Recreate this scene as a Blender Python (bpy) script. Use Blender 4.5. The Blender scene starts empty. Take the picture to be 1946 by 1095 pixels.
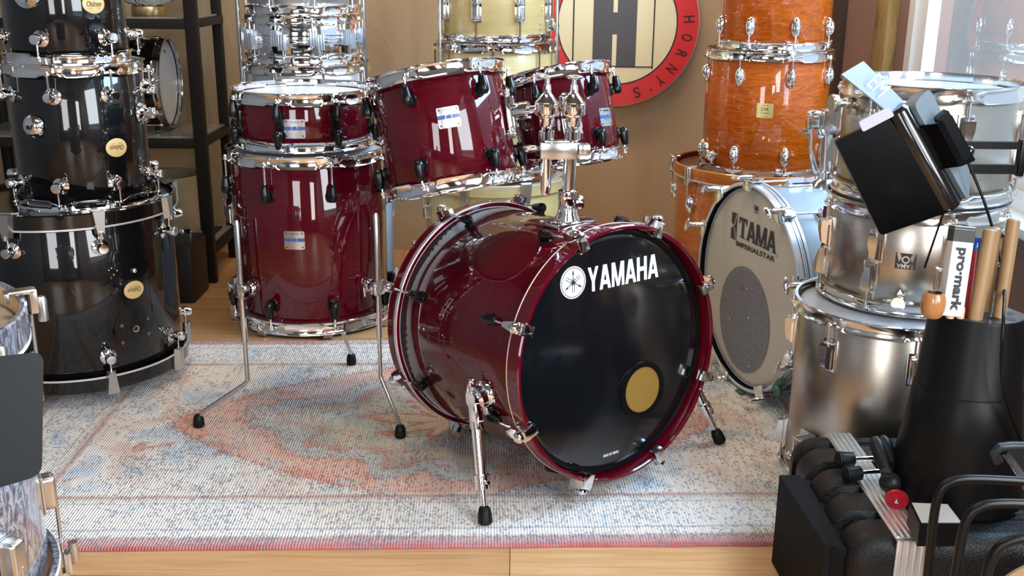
import bpy, bmesh, math, random
from mathutils import Vector, Matrix, noise
random.seed(7)
PI = math.pi
SC = bpy.context.scene
COL = SC.collection
V = Vector

# ------------------------------------------------------------------ camera
F, PITCH, CH, ROLL = 2000.0, 0.295, 1.195, 0.008
cam_d = bpy.data.cameras.new('camera'); cam = bpy.data.objects.new('camera', cam_d); COL.objects.link(cam)
cam_d.sensor_width = 36; cam_d.lens = 36*F/1946; cam_d.clip_start = .05
cam.matrix_world = Matrix.Translation((0, 0, CH)) @ Matrix.Rotation(PI/2-PITCH, 4, 'X') @ Matrix.Rotation(ROLL, 4, 'Z')
SC.camera = cam
SC.view_settings.view_transform = 'Standard'; SC.view_settings.look = 'None'
SC.view_settings.gamma = 1; SC.view_settings.use_curve_mapping = False
SC.view_settings.exposure = 0.42

def ray(px, py):
    X = px-973; Y = py-547.5
    cr, sr = math.cos(ROLL), math.sin(ROLL)
    X, Y = X*cr+Y*sr, -X*sr+Y*cr
    X /= F; U = -Y/F
    return V((X, math.cos(PITCH)+U*math.sin(PITCH), -math.sin(PITCH)+U*math.cos(PITCH)))
O = V((0, 0, CH))
def Py(px, py, y): d = ray(px, py); return O+d*(y/d.y)          # where the sight line meets the plane y
def Pz(px, py, z): d = ray(px, py); return O+d*((z-CH)/d.z)
def Px(px, py, x): d = ray(px, py); return O+d*(x/d.x)
def pix(p):
    x, y, z = p[0], p[1], p[2]-CH
    d = y*math.cos(PITCH)-z*math.sin(PITCH); u = y*math.sin(PITCH)+z*math.cos(PITCH)
    X = F*x/d; Y = -F*u/d; cr, sr = math.cos(ROLL), math.sin(ROLL)
    return 973+X*cr-Y*sr, 547.5+X*sr+Y*cr

# ------------------------------------------------------------------ world and daylight
w = bpy.data.worlds.new('world'); SC.world = w; w.use_nodes = True
bg = w.node_tree.nodes['Background']; bg.inputs[0].default_value = (.62, .78, 1, 1); bg.inputs[1].default_value = .9
def area(name, loc, target, sx, sy, power, color):
    l = bpy.data.lights.new(name, 'AREA'); l.shape = 'RECTANGLE'; l.size = sx; l.size_y = sy; l.energy = power; l.color = color
    o = bpy.data.objects.new(name, l); COL.objects.link(o); o.location = loc
    o.rotation_euler = (V(target)-V(loc)).to_track_quat('-Z', 'Y').to_euler(); return o
area('daylight_side_window', (1.95, 2.6, 2.35), (0.55, 2.85, .5), 1.9, .9, 130, (.46, .72, 1))
area('daylight_side_window_near', (1.62, .30, 1.55), (-.6, 2.3, .25), 1.5, 1.5, 84, (.88, .95, 1))
area('daylight_front_window', (-1.25, -2.3, 1.45), (-1.0, 3, .6), .95, 1.75, 44, (.98, .98, 1))
area('daylight_front_window_narrow', (.75, -2.3, 1.45), (.4, 3, .5), .5, 1.75, 32, (1, .96, .92))
area('ceiling_lamp', (-.5, 1.6, 2.6), (-.5, 2.4, 0), 1.2, .3, 12, (1, .93, .82))
area('back_wall_warm_fill', (.0, 3.35, 2.6), (.1, 4.2, .4), 2.2, .25, 26, (1, .80, .58))  # added warm fill that brightens the cloth wall, no known fitting there

# ------------------------------------------------------------------ materials
MATS = {}
def mat(name, col=(.5,.5,.5), metal=0, rough=.5, coat=0, coat_rough=.03, spec=.5, **k):
    if name in MATS: return MATS[name]
    m = bpy.data.materials.new(name); m.use_nodes = True; MATS[name] = m
    b = m.node_tree.nodes['Principled BSDF']
    b.inputs['Base Color'].default_value = (*col, 1); b.inputs['Metallic'].default_value = metal
    b.inputs['Roughness'].default_value = rough; b.inputs['Coat Weight'].default_value = coat
    b.inputs['Coat Roughness'].default_value = coat_rough; b.inputs['Specular IOR Level'].default_value = spec
    for kk, v in k.items(): b.inputs[kk].default_value = v
    return m
def nd(m, t, **k):
    n = m.node_tree.nodes.new(t)
    for a, v in k.items():
        if a.startswith('i_'):
            key = a[2:]; key = int(key) if key.isdigit() else key.replace('_', ' ')
            n.inputs[key].default_value = v
        else: setattr(n, a, v)
    return n
def lk(m, a, b): m.node_tree.links.new(a, b)
def bsdf(m): return m.node_tree.nodes['Principled BSDF']
def ramp(m, fac, stops, interp='LINEAR'):
    r = nd(m, 'ShaderNodeValToRGB'); r.color_ramp.interpolation = interp
    e = r.color_ramp.elements
    while len(e) < len(stops): e.new(.5)
    for q, (p, c) in zip(e, stops):
        q.position = p; q.color = (*c, 1) if len(c) == 3 else c
    lk(m, fac, r.inputs[0]); return r.outputs[0]
def coords(m, scale=(1,1,1), loc=(0,0,0), rot=(0,0,0), kind='Object'):
    t = nd(m, 'ShaderNodeTexCoord'); mp = nd(m, 'ShaderNodeMapping')
    mp.inputs['Scale'].default_value = scale; mp.inputs['Location'].default_value = loc; mp.inputs['Rotation'].default_value = rot
    lk(m, t.outputs[kind], mp.inputs[0]); return mp.outputs[0]
def noise_tex(m, vec, scale, detail=3, rough=.5, dist=0):
    n = nd(m, 'ShaderNodeTexNoise'); n.inputs['Scale'].default_value = scale; n.inputs['Detail'].default_value = detail
    n.inputs['Roughness'].default_value = rough; n.inputs['Distortion'].default_value = dist
    lk(m, vec, n.inputs['Vector']); return n.outputs['Fac']
def math_n(m, op, a, b=None, clamp=False):
    n = nd(m, 'ShaderNodeMath', operation=op); n.use_clamp = clamp
    for i, q in enumerate((a, b)):
        if q is None: continue
        if isinstance(q, (int, float)): n.inputs[i].default_value = q
        else: lk(m, q, n.inputs[i])
    return n.outputs[0]
def mix(m, f, a, b, mode='MIX'):
    n = nd(m, 'ShaderNodeMix', data_type='RGBA', blend_type=mode)
    for i, q in ((0, f), (6, a), (7, b)):
        if isinstance(q, (int, float)): n.inputs[i].default_value = q
        elif isinstance(q, tuple): n.inputs[i].default_value = (*q, 1)
        else: lk(m, q, n.inputs[i])
    return n.outputs[2]
def bump(m, h, strength=.3, dist=.002):
    n = nd(m, 'ShaderNodeBump'); n.inputs['Strength'].default_value = strength; n.inputs['Distance'].default_value = dist
    lk(m, h, n.inputs['Height']); lk(m, n.outputs[0], bsdf(m).inputs['Normal'])
def grain_mat(name, stops, scale, nscale, rough=.3, coat=0, dist=.6, detail=5, brough=None, **k):
    m = mat(name, (.5,.5,.5), rough=rough, coat=coat, **k)
    c = ramp(m, noise_tex(m, coords(m, scale), nscale, detail, .6, dist), stops)
    lk(m, c, bsdf(m).inputs['Base Color']); return m

chrome = mat('chrome', (.86,.86,.87), 1, .07)
chrome_old = mat('aged_chrome', (.72,.71,.70), 1, .16)
steel = mat('satin_steel', (.56,.56,.57), 1, .2)
nickel = mat('matt_nickel', (.55,.53,.5), 1, .3)
brass = mat('brushed_brass', (.78,.6,.3), 1, .3)
blackplastic = mat('black_plastic', (.003,.003,.0033), 0, .35, spec=.2)
blackgloss = mat('black_gloss_lacquer', (.003,.003,.0035), 0, .3, 1, .03, .1)
blackhead = mat('black_gloss_drum_film', (.004,.0045,.006), 0, .13, .6, .08)
rubber = mat('black_rubber', (.005,.005,.005), 0, .45, spec=.2)
blackmetal = mat('black_powder_coat', (.004,.004,.004), 0, .35, spec=.25)
blacksatin = mat('black_satin_board', (.005,.006,.007), 0, .45, spec=.2)
whitefilm = mat('white_coated_film', (.56,.59,.62), 0, .45)
whiteplastic = mat('white_plastic', (.6,.6,.61), 0, .35)
creamfilm = mat('cream_drum_film', (.50,.45,.37), 0, .4)
bluetape = mat('blue_stripe_enamel', (.035,.08,.25), 0, .3)
badge_silver = mat('silver_badge_plate', (.55,.55,.56), 1, .25)
ink = mat('black_ink', (.01,.01,.01), 0, .6)
darkink = mat('dark_grey_ink', (.03,.03,.03), 0, .6)
whiteink = mat('white_print', (.85,.87,.9), 0, .5)
goldleaf = mat('cream_oval_enamel', (.60,.42,.18), .1, .4)
redpaint = mat('sign_red_paint', (.62,.02,.025), 0, .5)
cherry = mat('cherry_red_lacquer', (.1,.001,.006), 0, .35, 1, .03, .04)
_c = noise_tex(cherry, coords(cherry, (6, 6, 60)), 3, 4)
lk(cherry, ramp(cherry, _c, [(.25, (.042,.0002,.0026)), (.75, (.082,.0005,.0065))]), bsdf(cherry).inputs['Base Color'])
cherry_hoop = mat('cherry_hoop_lacquer', (.085,.0005,.007), 0, .3, 1, .03, .04)
oak = grain_mat('amber_oak_lacquer', [(.3, (.28,.042,.001)), (.46, (.46,.095,.003)), (.52, (.29,.046,.002)), (.62, (.46,.10,.004)), (.75, (.50,.13,.007))], (1.6,1.6,9), 4.2, .32, 1, 1.8, spec=.15)
amber = grain_mat('amber_maple_lacquer', [(.3, (.33,.075,.010)), (.7, (.48,.14,.022))], (2,2,14), 3, .3, .9, .6, spec=.2)
creamwood = grain_mat('cream_maple_lacquer', [(.25, (.49,.36,.145)), (.75, (.60,.465,.215))], (2,2,30), 3, .35, .6, .4)
congawood = grain_mat('pale_raw_shell', [(.2, (.34,.29,.19)), (.8, (.5,.44,.31))], (1,1,4), 5, .6)
rimwood = grain_mat('bare_maple', [(.2, (.55,.34,.16)), (.8, (.68,.45,.24))], (3,3,12), 4, .5)
stickwood = grain_mat('hickory', [(.2, (.25,.14,.058)), (.8, (.33,.195,.085))], (8,8,1.2), 6, .5)
balsa = grain_mat('turned_beech', [(.2, (.33,.13,.04)), (.8, (.45,.21,.075))], (4,4,1), 8, .25, .6)
def brushed(name, col, rough, st=.25):
    m = mat(name, col, 1, rough)
    n = noise_tex(m, coords(m, (3, 3, 420)), 4, 3)
    r = nd(m, 'ShaderNodeMapRange'); r.inputs[3].default_value = rough-.05; r.inputs[4].default_value = rough+.05
    lk(m, n, r.inputs[0]); lk(m, r.outputs[0], bsdf(m).inputs['Roughness']); bump(m, n, st, .0006); return m
alu = brushed('brushed_aluminium_shell', (.45,.405,.345), .29, .06)
alu_blue = brushed('silver_wrap_shell', (.72,.74,.76), .3, .1)
blue_wrap = mat('pale_silver_wrap', (.30,.38,.46), .2, .35)
pearl = mat('grey_pearl_wrap', (.4,.42,.5), .45, .22, 1)
_v = coords(pearl, (14, 14, 5)); _n = noise_tex(pearl, _v, 3.2, 3, .6, 3.2)
lk(pearl, ramp(pearl, _n, [(.3,(.05,.055,.08)), (.47,(.14,.15,.20)), (.54,(.50,.54,.62)), (.6,(.16,.17,.23)), (.8,(.36,.38,.46))]), bsdf(pearl).inputs['Base Color'])

# ------------------------------------------------------------------ mesh helpers
class MB:
    def __init__(s): s.v = []; s.f = []
    def add(s, vs, fs, M=None):
        b = len(s.v)
        s.v += [tuple(M @ V(p)) if M else tuple(p) for p in vs]
        s.f += [tuple(i+b for i in f) for f in fs]; return s
    def lathe(s, prof, n=48, M=None, closed=False, fn=None, a0=0, a1=2*PI):
        full = abs(a1-a0-2*PI) < 1e-6; vs = []; m = len(prof); k = n if full else n+1
        for i in range(k):
            a = a0+(a1-a0)*i/n; c, q = math.cos(a), math.sin(a)
            for j, (r, z) in enumerate(prof):
                if fn: r, z = fn(j, r, z, a)
                vs.append((r*c, r*q, z))
        fs = []
        for i in range(n):
            i2 = (i+1) % k
            for j in range(m-1 if not closed else m):
                j2 = (j+1) % m; fs.append((i*m+j, i2*m+j, i2*m+j2, i*m+j2))
        return s.add(vs, fs, M)
    def box(s, c, d, M=None, bev=0, seg=2, taper=None):
        bm = bmesh.new(); bmesh.ops.create_cube(bm, size=1)
        for v_ in bm.verts:
            v_.co = V((v_.co.x*d[0], v_.co.y*d[1], v_.co.z*d[2]))
            if taper and v_.co.z > 0: v_.co.x *= taper; v_.co.y *= taper
        if bev: bmesh.ops.bevel(bm, geom=bm.edges[:], offset=bev, segments=seg, affect='EDGES', profile=.6)
        bm.verts.index_update(); vs = [v_.co+V(c) for v_ in bm.verts]; fs = [tuple(x.index for x in f.verts) for f in bm.faces]
        bm.free(); return s.add(vs, fs, M)
    def tube(s, pts, r, n=12, M=None, caps=True):
        pts = [V(p) for p in pts]; vs = []; fs = []; k = len(pts)
        rr = r if isinstance(r, (list, tuple)) else [r]*k
        t = [(pts[min(i+1, k-1)]-pts[max(i-1, 0)]).normalized() for i in range(k)]
        u = t[0].orthogonal().normalized()
        for i in range(k):
            u = (u-t[i]*u.dot(t[i])).normalized(); q = t[i].cross(u)
            for j in range(n):
                a = 2*PI*j/n; vs.append(pts[i]+(u*math.cos(a)+q*math.sin(a))*rr[i])
        for i in range(k-1):
            for j in range(n): fs.append((i*n+j, i*n+(j+1) % n, (i+1)*n+(j+1) % n, (i+1)*n+j))
        if caps: fs += [tuple(range(n-1, -1, -1)), tuple((k-1)*n+j for j in range(n))]
        return s.add(vs, fs, M)
    def prism(s, poly, z0, z1, M=None):
        n = len(poly); vs = [(x, y, z0) for x, y in poly]+[(x, y, z1) for x, y in poly]
        fs = [tuple(range(n-1, -1, -1)), tuple(range(n, 2*n))]+[(i, (i+1) % n, n+(i+1) % n, n+i) for i in range(n)]
        return s.add(vs, fs, M)
    def ell(s, c, r, n=20, m=12, M=None):
        prof = [(math.cos(-PI/2+PI*j/m), math.sin(-PI/2+PI*j/m)) for j in range(m+1)]
        return s.lathe(prof, n, (M or Matrix())@Matrix.Translation(c)@Matrix.Diagonal((*r, 1)))
    def mesh(s, name, m, angle=38):
        me = bpy.data.meshes.new(name); me.from_pydata(s.v, [], s.f)
        bm = bmesh.new(); bm.from_mesh(me); bmesh.ops.remove_doubles(bm, verts=bm.verts[:], dist=1e-6)
        bmesh.ops.recalc_face_normals(bm, faces=bm.faces[:]); bm.to_mesh(me); bm.free()
        me.shade_smooth(); me.set_sharp_from_angle(angle=math.radians(angle))
        me.materials.append(m); return me
    def build(s, name, m, parent=None, M=None, angle=38): return put(name, s.mesh(name, m, angle), parent, M)
def put(name, me, parent=None, M=None):
    o = bpy.data.objects.new(name, me); COL.objects.link(o)
    if parent is not None: o.parent = parent
    if M is not None: o.matrix_local = M
    return o
def thing(name, label, cat, M=None, group=None):
    o = bpy.data.objects.new(name, None); COL.objects.link(o); o.empty_display_size = .05
    if M is not None: o.matrix_world = M if isinstance(M, Matrix) else Matrix.Translation(M)
    return tag(o, label, cat, group)
def tag(o, label=None, cat=None, group=None, kind=None):
    for k, v in (('label', label), ('category', cat), ('group', group), ('kind', kind)):
        if v: o[k] = v
    return o
def rotated(M, a): return M @ Matrix.Rotation(a, 4, 'Z')
def frame(C, z, x=(0,-1,0)):
    z = V(z).normalized(); x = V(x); x = (x-z*x.dot(z)).normalized(); y = z.cross(x)
    M = Matrix((x, y, z)).transposed().to_4x4(); M.translation = V(C); return M
FONT = {}
def text_mb(s, w, h, depth=.0006, bold=0):
    c = bpy.data.curves.new('lettering', 'FONT'); c.body = s; c.extrude = .01; c.offset = bold*.6; c.resolution_u = 4
    o = bpy.data.objects.new('lettering', c); COL.objects.link(o)
    dg = bpy.context.evaluated_depsgraph_get(); me = bpy.data.meshes.new_from_object(o.evaluated_get(dg))
    bpy.data.objects.remove(o); bpy.data.curves.remove(c)
    xs = [v_.co.x for v_ in me.vertices]; ys = [v_.co.y for v_ in me.vertices]
    x0, x1, y0, y1 = min(xs), max(xs), min(ys), max(ys)
    mb = MB(); sx = w/(x1-x0); sy = h/(y1-y0)
    mb.v = [((v_.co.x-(x0+x1)/2)*sx, (v_.co.y-(y0+y1)/2)*sy, (depth if v_.co.z > 0 else 0)) for v_ in me.vertices]
    mb.f = [tuple(p.vertices) for p in me.polygons]; bpy.data.meshes.remove(me); return mb
GLY = {
 'Y': [[(0,1),(.27,1),(.5,.60),(.73,1),(1,1),(.63,.40),(.63,0),(.37,0),(.37,.40)]],
 'A': [[(0,0),(.25,0),(.62,1),(.34,1)],[(.75,0),(1,0),(.66,1),(.38,1)],[(.2,.19),(.8,.19),(.74,.36),(.26,.36)]],
 'M': [[(0,0),(.2,0),(.2,1),(0,1)],[(.8,0),(1,0),(1,1),(.8,1)],[(.0,1),(.27,1),(.57,.0),(.41,0)],[(.73,1),(1,1),(.59,0),(.43,0)]],
 'H': [[(0,0),(.28,0),(.28,1),(0,1)],[(.72,0),(1,0),(1,1),(.72,1)],[(.2,.41),(.8,.41),(.8,.59),(.2,.59)]],
 'T': [[(.0,.84),(1,.84),(1,1),(0,1)],[(0,.68),(.09,.68),(.14,.86),(0,.86)],[(.91,.68),(1,.68),(1,.86),(.86,.86)],[(.36,0),(.64,0),(.64,1),(.36,1)],[(.22,0),(.78,0),(.78,.07),(.22,.07)]]}
SERIF = {'A': [[(-.08,0),(.34,0),(.34,.06),(-.08,.06)],[(.66,0),(1.08,0),(1.08,.06),(.66,.06)]], 'M': [[(-.08,0),(.3,0),(.3,.06),(-.08,.06)],[(.7,0),(1.08,0),(1.08,.06),(.7,.06)]]}
def glyphs(s, w, h, ws, gap, depth=.0005, serif=False):
    tot = sum(ws[c] for c in s)+gap*(len(s)-1); mb = MB(); x = -.5*w
    for i, c in enumerate(s):
        gw = ws[c]/tot*w
        for k, poly in enumerate(GLY[c]+(SERIF.get(c, []) if serif else [])):
            mb.prism([(x+px_*gw, (py_-.5)*h) for px_, py_ in poly], 0, depth+k*.00004)
        x += gw+gap/tot*w
    return mb
def bend(mb, R, phi=0, z=0, lift=0, flip=False):
    out = []
    for x, y, d in mb.v:
        if flip: x, y = -x, -y
        a = phi+x/R; r = R+d+lift; out.append((r*math.cos(a), r*math.sin(a), z+y))
    mb.v = out; return mb
def onsurf(R, phi, z): # frame on a shell: local x right, y up the shell, z outward
    c, s_ = math.cos(phi), math.sin(phi)
    M = Matrix(((-s_, 0, c, 0), (c, 0, s_, 0), (0, 1, 0, 0), (0, 0, 0, 1)))
    M.translation = V((R*c, R*s_, z)); return M
def lugframe(R, phi, z, up=True): # x outward, z towards the hoop
    c, s_ = math.cos(phi), math.sin(phi)
    M = Matrix(((c, -s_, 0, 0), (s_, c, 0, 0), (0, 0, 1, 0), (0, 0, 0, 1))); M.translation = V((R*c, R*s_, z))
    return M if up else M @ Matrix.Rotation(PI, 4, 'X')

# ------------------------------------------------------------------ drum hardware meshes (shared)
RX = Matrix.Rotation(PI/2, 4, 'Y') # z -> x
def lug_mesh(style, m):
    b = MB()
    if style == 'pear':
        b.lathe([(0,0),(.018,0),(.0185,.002),(.017,.004),(0,.005)], 24, RX)
        b.lathe([(0,-.014),(.009,-.013),(.0135,-.007),(.0145,0),(.0135,.01),(.0105,.026),(.0085,.036),(.0065,.038),(0,.038)], 20, Matrix.Translation((.019,0,0)))
        b.box((.009,0,-.002),(.018,.018,.02), bev=.004)
    elif style == 'ball':
        b.lathe([(0,0),(.0215,0),(.022,.003),(.017,.006),(.010,.009),(.010,.014),(.0135,.0155),(.0145,.02),(.0145,.036),(.0125,.041),(0,.042)], 28, RX)
    elif style == 'egg':
        b.ell((.006,0,0),(.014,.0165,.031),20,14); b.ell((.014,0,.004),(.012,.0115,.022),20,12)
    elif style == 'facet':
        b.box((.002,0,-.002),(.006,.036,.075), bev=.002)
        b.prism([(-.013,-.034),(.013,-.034),(.013,.03),(-.013,.03)], .004, .012, RX@Matrix.Rotation(PI/2,4,'Z'))
        b.add([(.004,-.015,-.036),(.004,.015,-.036),(.022,.006,-.028),(.022,-.006,-.028),(.004,-.015,.028),(.004,.015,.028),(.028,.011,.024),(.028,-.011,.024),(.028,.011,.002),(.028,-.011,.002)],
              [(0,1,2,3),(3,2,8,9),(9,8,6,7),(7,6,5,4),(0,3,9,7,4),(1,5,6,8,2),(0,4,5,1)])
    elif style == 'block':
        b.box((.011,0,0),(.022,.027,.052), bev=.007, seg=3); b.box((.002,0,0),(.004,.033,.06), bev=.0015)
    elif style == 'ribbed':
        for k in (-1,0,1): b.box((.012,k*.0085,0),(.024,.0065,.05), bev=.002)
        b.box((.009,0,0),(.018,.026,.044), bev=.002)
    if style == 'pear': b.v = [(x*.92, y*.82, z*.9) for x, y, z in b.v]
    return b.mesh('lug', m)
ROD = {}
def rod_mesh(L, x, m, head=True):
    k = (round(L,3), round(x,3), m.name, head)
    if k not in ROD:
        b = MB().tube([(x,0,.012),(x,0,L)], .0028, 10)
        if head: b.lathe([(0,L-.004),(.0062,L-.004),(.0066,L),(.0045,L+.003),(.0042,L+.009),(0,L+.010)], 12, Matrix.Translation((x,0,0)))
        ROD[k] = b.mesh('tension_rod', m)
    return ROD[k]
def steel_hoop(R, angs, m, h=.018, parent=None, M=None, name='hoop'):
    def fn(j, r, z, a):
        e = 0
        for q in angs:
            d = abs((a-q+PI) % (2*PI)-PI)*R; e = max(e, max(0, 1-(d/.034)**2))
        if j in (0, 1): return r+.009*e, z+.009*e
        if j in (2, 9): return r, z+.004*e
        return r, z
    prof = [(R+.0075,-.0145),(R+.009,-.0135),(R+.0045,-.006),(R+.0045,h-.006),(R+.0062,h-.003),(R+.0105,h-.0012),(R+.0105,h),(R+.003,h),(R+.002,h-.004),(R+.002,-.0065)]
    return MB().lathe(prof, 144, None, True, fn).build(name, m, parent, M)
def flip_z(z): return Matrix.Translation((0,0,z)) @ Matrix.Diagonal((1,-1,-1,1))
def head_disc(R, m, parent, M, name='drum_head', collar=True):
    b = MB().lathe([(0,0),(R*.5,0),(R*.93,0),(R*.985,-.0015),(R+.001,-.006),(R+.0035,-.009),(R+.0035,-.012),(R+.0005,-.012)], 96)
    return b.build(name, m, parent, M)

def drum(name, label, cat, C, ax, R, L, shell, top=None, bot=None, th=None, bh=None, lugs=None, group=None, xref=(0,-1,0), thick=.007, inner=None):
    """top/bot: dict(kind='steel'|'wood', m=, inlay=, h=, angs=[rad], lz=lug distance from the edge); lugs=(style, lug material, rod material)"""
    root = thing(name, label, cat, frame(C, ax, xref), group)
    sh = MB().lathe([(R,.002),(R,L-.002),(R-.0015,L),(R-thick,L-.003),(R-thick,.003),(R-.0015,0)], 288, None, True).build('shell', shell, root)
    if th: head_disc(R, th, root, Matrix.Translation((0,0,L+.001)))
    if bh: head_disc(R, bh, root, flip_z(-.001))
    lm = lug_mesh(lugs[0], lugs[1]) if lugs else None
    offx = {'pear':.019,'ball':.026,'egg':.014,'facet':.016,'block':.014,'ribbed':.012}[lugs[0]] if lugs else .015
    for side, e in ((1, top), (-1, bot)):
        if not e: continue
        Mh = Matrix.Translation((0,0,L)) if side > 0 else flip_z(0)
        angs = e.get('angs', [])
        ha = angs if side > 0 else [-a for a in angs]
        if e['kind'] == 'steel': steel_hoop(R+.001, ha, e['m'], e.get('h', .018), root, Mh)
        else:
            hd, lo = e.get('h', .016), e.get('low', .026)
            r0, r1 = R+.004, R+.0145
            hp = MB().lathe([(r0,-lo+.002),(r0+.002,-lo),(r1-.002,-lo),(r1,-lo+.002),(r1,hd-.003),(r1-.003,hd),(r0+.003,hd),(r0,hd-.003)], 160, None, True).build('hoop', e['m'], root, Mh)
            if e.get('inner'):
                MB().lathe([(r0-.0004,-lo+.003),(r0-.0004,hd-.003)], 160).build('inner_face', e['inner'], hp)
            for q0, q1, im in e.get('inlay', []):
                MB().lathe([(r1-.001,q0),(r1+.0006,q0+.0006),(r1+.0006,q1-.0006),(r1-.001,q1)], 160, None, True).build('inlay_stripe', im, hp)
        lz = e.get('lz', .06)
        for a in angs:
            z = L-lz if side > 0 else lz
            lo_ = put('lug', lm, root, lugframe(R, a, z, side > 0))
            if e['kind'] == 'steel':
                put('tension_rod', rod_mesh(lz-.004, offx-.004 if lugs[0] != 'ball' else offx, lugs[2]), lo_)
            elif e.get('claw'):
                hd = e.get('h', .016)
                cw = put('claw', e['claw'], root, lugframe(R+.0145, a, (L+hd) if side > 0 else -hd, side > 0))
                Lr = math.hypot(lz+hd-.03, .0)
                put('tension_rod', rod_mesh(Lr, e.get('rx', .022), lugs[2], False), lo_)
    return root, R, L
def ang(root, px, R, z, back=False):
    """angle on the shell whose surface point lands in column px (front side unless back)"""
    Mw = root if isinstance(root, Matrix) else root.matrix_world
    best = None
    for i in range(-179, 181):
        a = math.radians(i); p = Mw @ V((R*math.cos(a), R*math.sin(a), z))
        front = (Mw.to_3x3() @ V((math.cos(a), math.sin(a), 0))).dot(p-O) < 0
        if front == back: continue
        e = abs(pix(p)[0]-px)
        if best is None or e < best[0]: best = (e, a)
    return best[1]
def vangs(C, R, L, pxs, z): return [ang(frame(C, (0,0,1)), p, R, z) for p in pxs]
def fill(angs, n):
    """complete a visible run of lugs to n evenly spread ones on the far side"""
    if len(angs) >= n: return angs
    a = sorted(angs); lo, hi = a[0], a[-1]; gap = 2*PI-(hi-lo); k = n-len(a)
    return a+[hi+gap*(i+1)/(k+1) for i in range(k)]
def foot(name, P0, axis, parent, r=.014, L=.034, m=None):
    b = MB().lathe([(0,0),(r*.72,0),(r*.98,.004),(r,.009),(r*.92,L*.62),(r*.74,L*.9),(r*.45,L),(0,L)], 20)
    return b.build(name, m or rubber, parent, frame(P0, axis, (1,0,.01)))
exec_order = None

# ================================================================== room
def struct(name, mb, m, **k): return tag(mb.build(name, m, **k), kind='structure')
XR, YB, XL, YF, ZC = 1.29, 4.5, -2.3, -2.2, 2.65
floorm = mat('oak_laminate', (.5,.3,.15), rough=.36)
_c = coords(floorm, (1,1,1)); _b = nd(floorm, 'ShaderNodeTexBrick'); lk(floorm, _c, _b.inputs[0])
_b.offset = .37; _b.inputs['Scale'].default_value = 1; _b.inputs['Brick Width'].default_value = 1.28; _b.inputs['Row Height'].default_value = .145
_b.inputs['Mortar Size'].default_value = .0012; _b.inputs['Color1'].default_value = (.52,.29,.135,1); _b.inputs['Color2'].default_value = (.64,.385,.19,1); _b.inputs['Mortar'].default_value = (.16,.075,.03,1)
_g = noise_tex(floorm, coords(floorm, (1.2, 22, 1)), 3, 6, .6, .8)
lk(floorm, mix(floorm, 1, _b.outputs[0], ramp(floorm, _g, [(.3,(.78,.72,.66)), (.7,(1.12,1.1,1.06))]), 'MULTIPLY'), bsdf(floorm).inputs['Base Color'])
struct('floor', MB().box(((XL+XR)/2, (YF+YB)/2, -.05), (XR-XL+.4, YB-YF+.4, .1)), floorm)
clothm = mat('tan_hung_cloth', (.38,.30,.20), rough=.85)
_n = noise_tex(clothm, coords(clothm, (2.5,2.5,.8)), 1.6, 4, .55, .8); bump(clothm, _n, .55, .03)
lk(clothm, ramp(clothm, noise_tex(clothm, coords(clothm, (1,1,1)), 1.2, 2), [(.3,(.38,.26,.15)), (.7,(.46,.325,.19))]), bsdf(clothm).inputs['Base Color'])
# the back wall is hung with cloth: gentle vertical folds
b = MB(); nx, nz = 150, 30
for i in range(nx+1):
    for j in range(nz+1):
        x = XL+(XR-XL)*i/nx; z = ZC*j/nz
        y = YB-.012*noise.noise(V((x*3.1, z*.7, 3)))-.006*noise.noise(V((x*9, z*2.2, 8)))
        b.v.append((x, y, z))
b.f = [(i*(nz+1)+j, (i+1)*(nz+1)+j, (i+1)*(nz+1)+j+1, i*(nz+1)+j+1) for i in range(nx) for j in range(nz)]
nb = len(b.v); b.box(((XL+XR)/2, YB+.09, ZC/2), (XR-XL+.4, .1, ZC))
struct('wall_back', b, clothm, angle=60)
pinkwall = mat('dusky_pink_wall', (.30,.19,.16), rough=.8)
# right wall with a window opening
wy0, wy1, wz0, wz1 = 1.75, 3.50, .62, 2.5
vy0, vy1 = -.55, 1.15
b = MB()
for y0, y1, z0, z1 in ((YF,vy0,0,ZC),(vy1,wy0,0,ZC),(vy0,vy1,0,wz0),(vy0,vy1,wz1,ZC),(wy1,YB+.1,0,ZC),(wy0,wy1,0,wz0),(wy0,wy1,wz1,ZC)):
    b.box((XR+.06,(y0+y1)/2,(z0+z1)/2),(.12,y1-y0,z1-z0))
struct('wall_right', b, pinkwall)
upvc = mat('white_window_plastic', (.78,.82,.84), rough=.3)
glass = bpy.data.materials.new('window_glass'); glass.use_nodes = True; glass.node_tree.nodes.remove(bsdf(glass))
_t = nd(glass, 'ShaderNodeBsdfTransparent'); _gl = nd(glass, 'ShaderNodeBsdfGlossy'); _gl.inputs['Roughness'].default_value = .01
_lw = nd(glass, 'ShaderNodeLayerWeight'); _lw.inputs[0].default_value = .5
_fo = math_n(glass, 'ADD', math_n(glass, 'MULTIPLY', math_n(glass, 'POWER', _lw.outputs['Facing'], 2), .95), .04, True); _m = nd(glass, 'ShaderNodeMixShader')
lk(glass, _fo, _m.inputs[0]); lk(glass, _t.outputs[0], _m.inputs[1]); lk(glass, _gl.outputs[0], _m.inputs[2]); lk(glass, _m.outputs[0], glass.node_tree.nodes['Material Output'].inputs[0])
b = MB(); sash = MB()
for y0, y1, z0, z1 in ((wy0,wy0+.05,wz0,wz1),(wy1-.05,wy1,wz0,wz1),(wy0+.05,wy1-.05,wz0,wz0+.05),(wy0+.05,wy1-.05,wz1-.05,wz1)):
    b.box((XR+.015,(y0+y1)/2,(z0+z1)/2),(.07,y1-y0,z1-z0))
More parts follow.
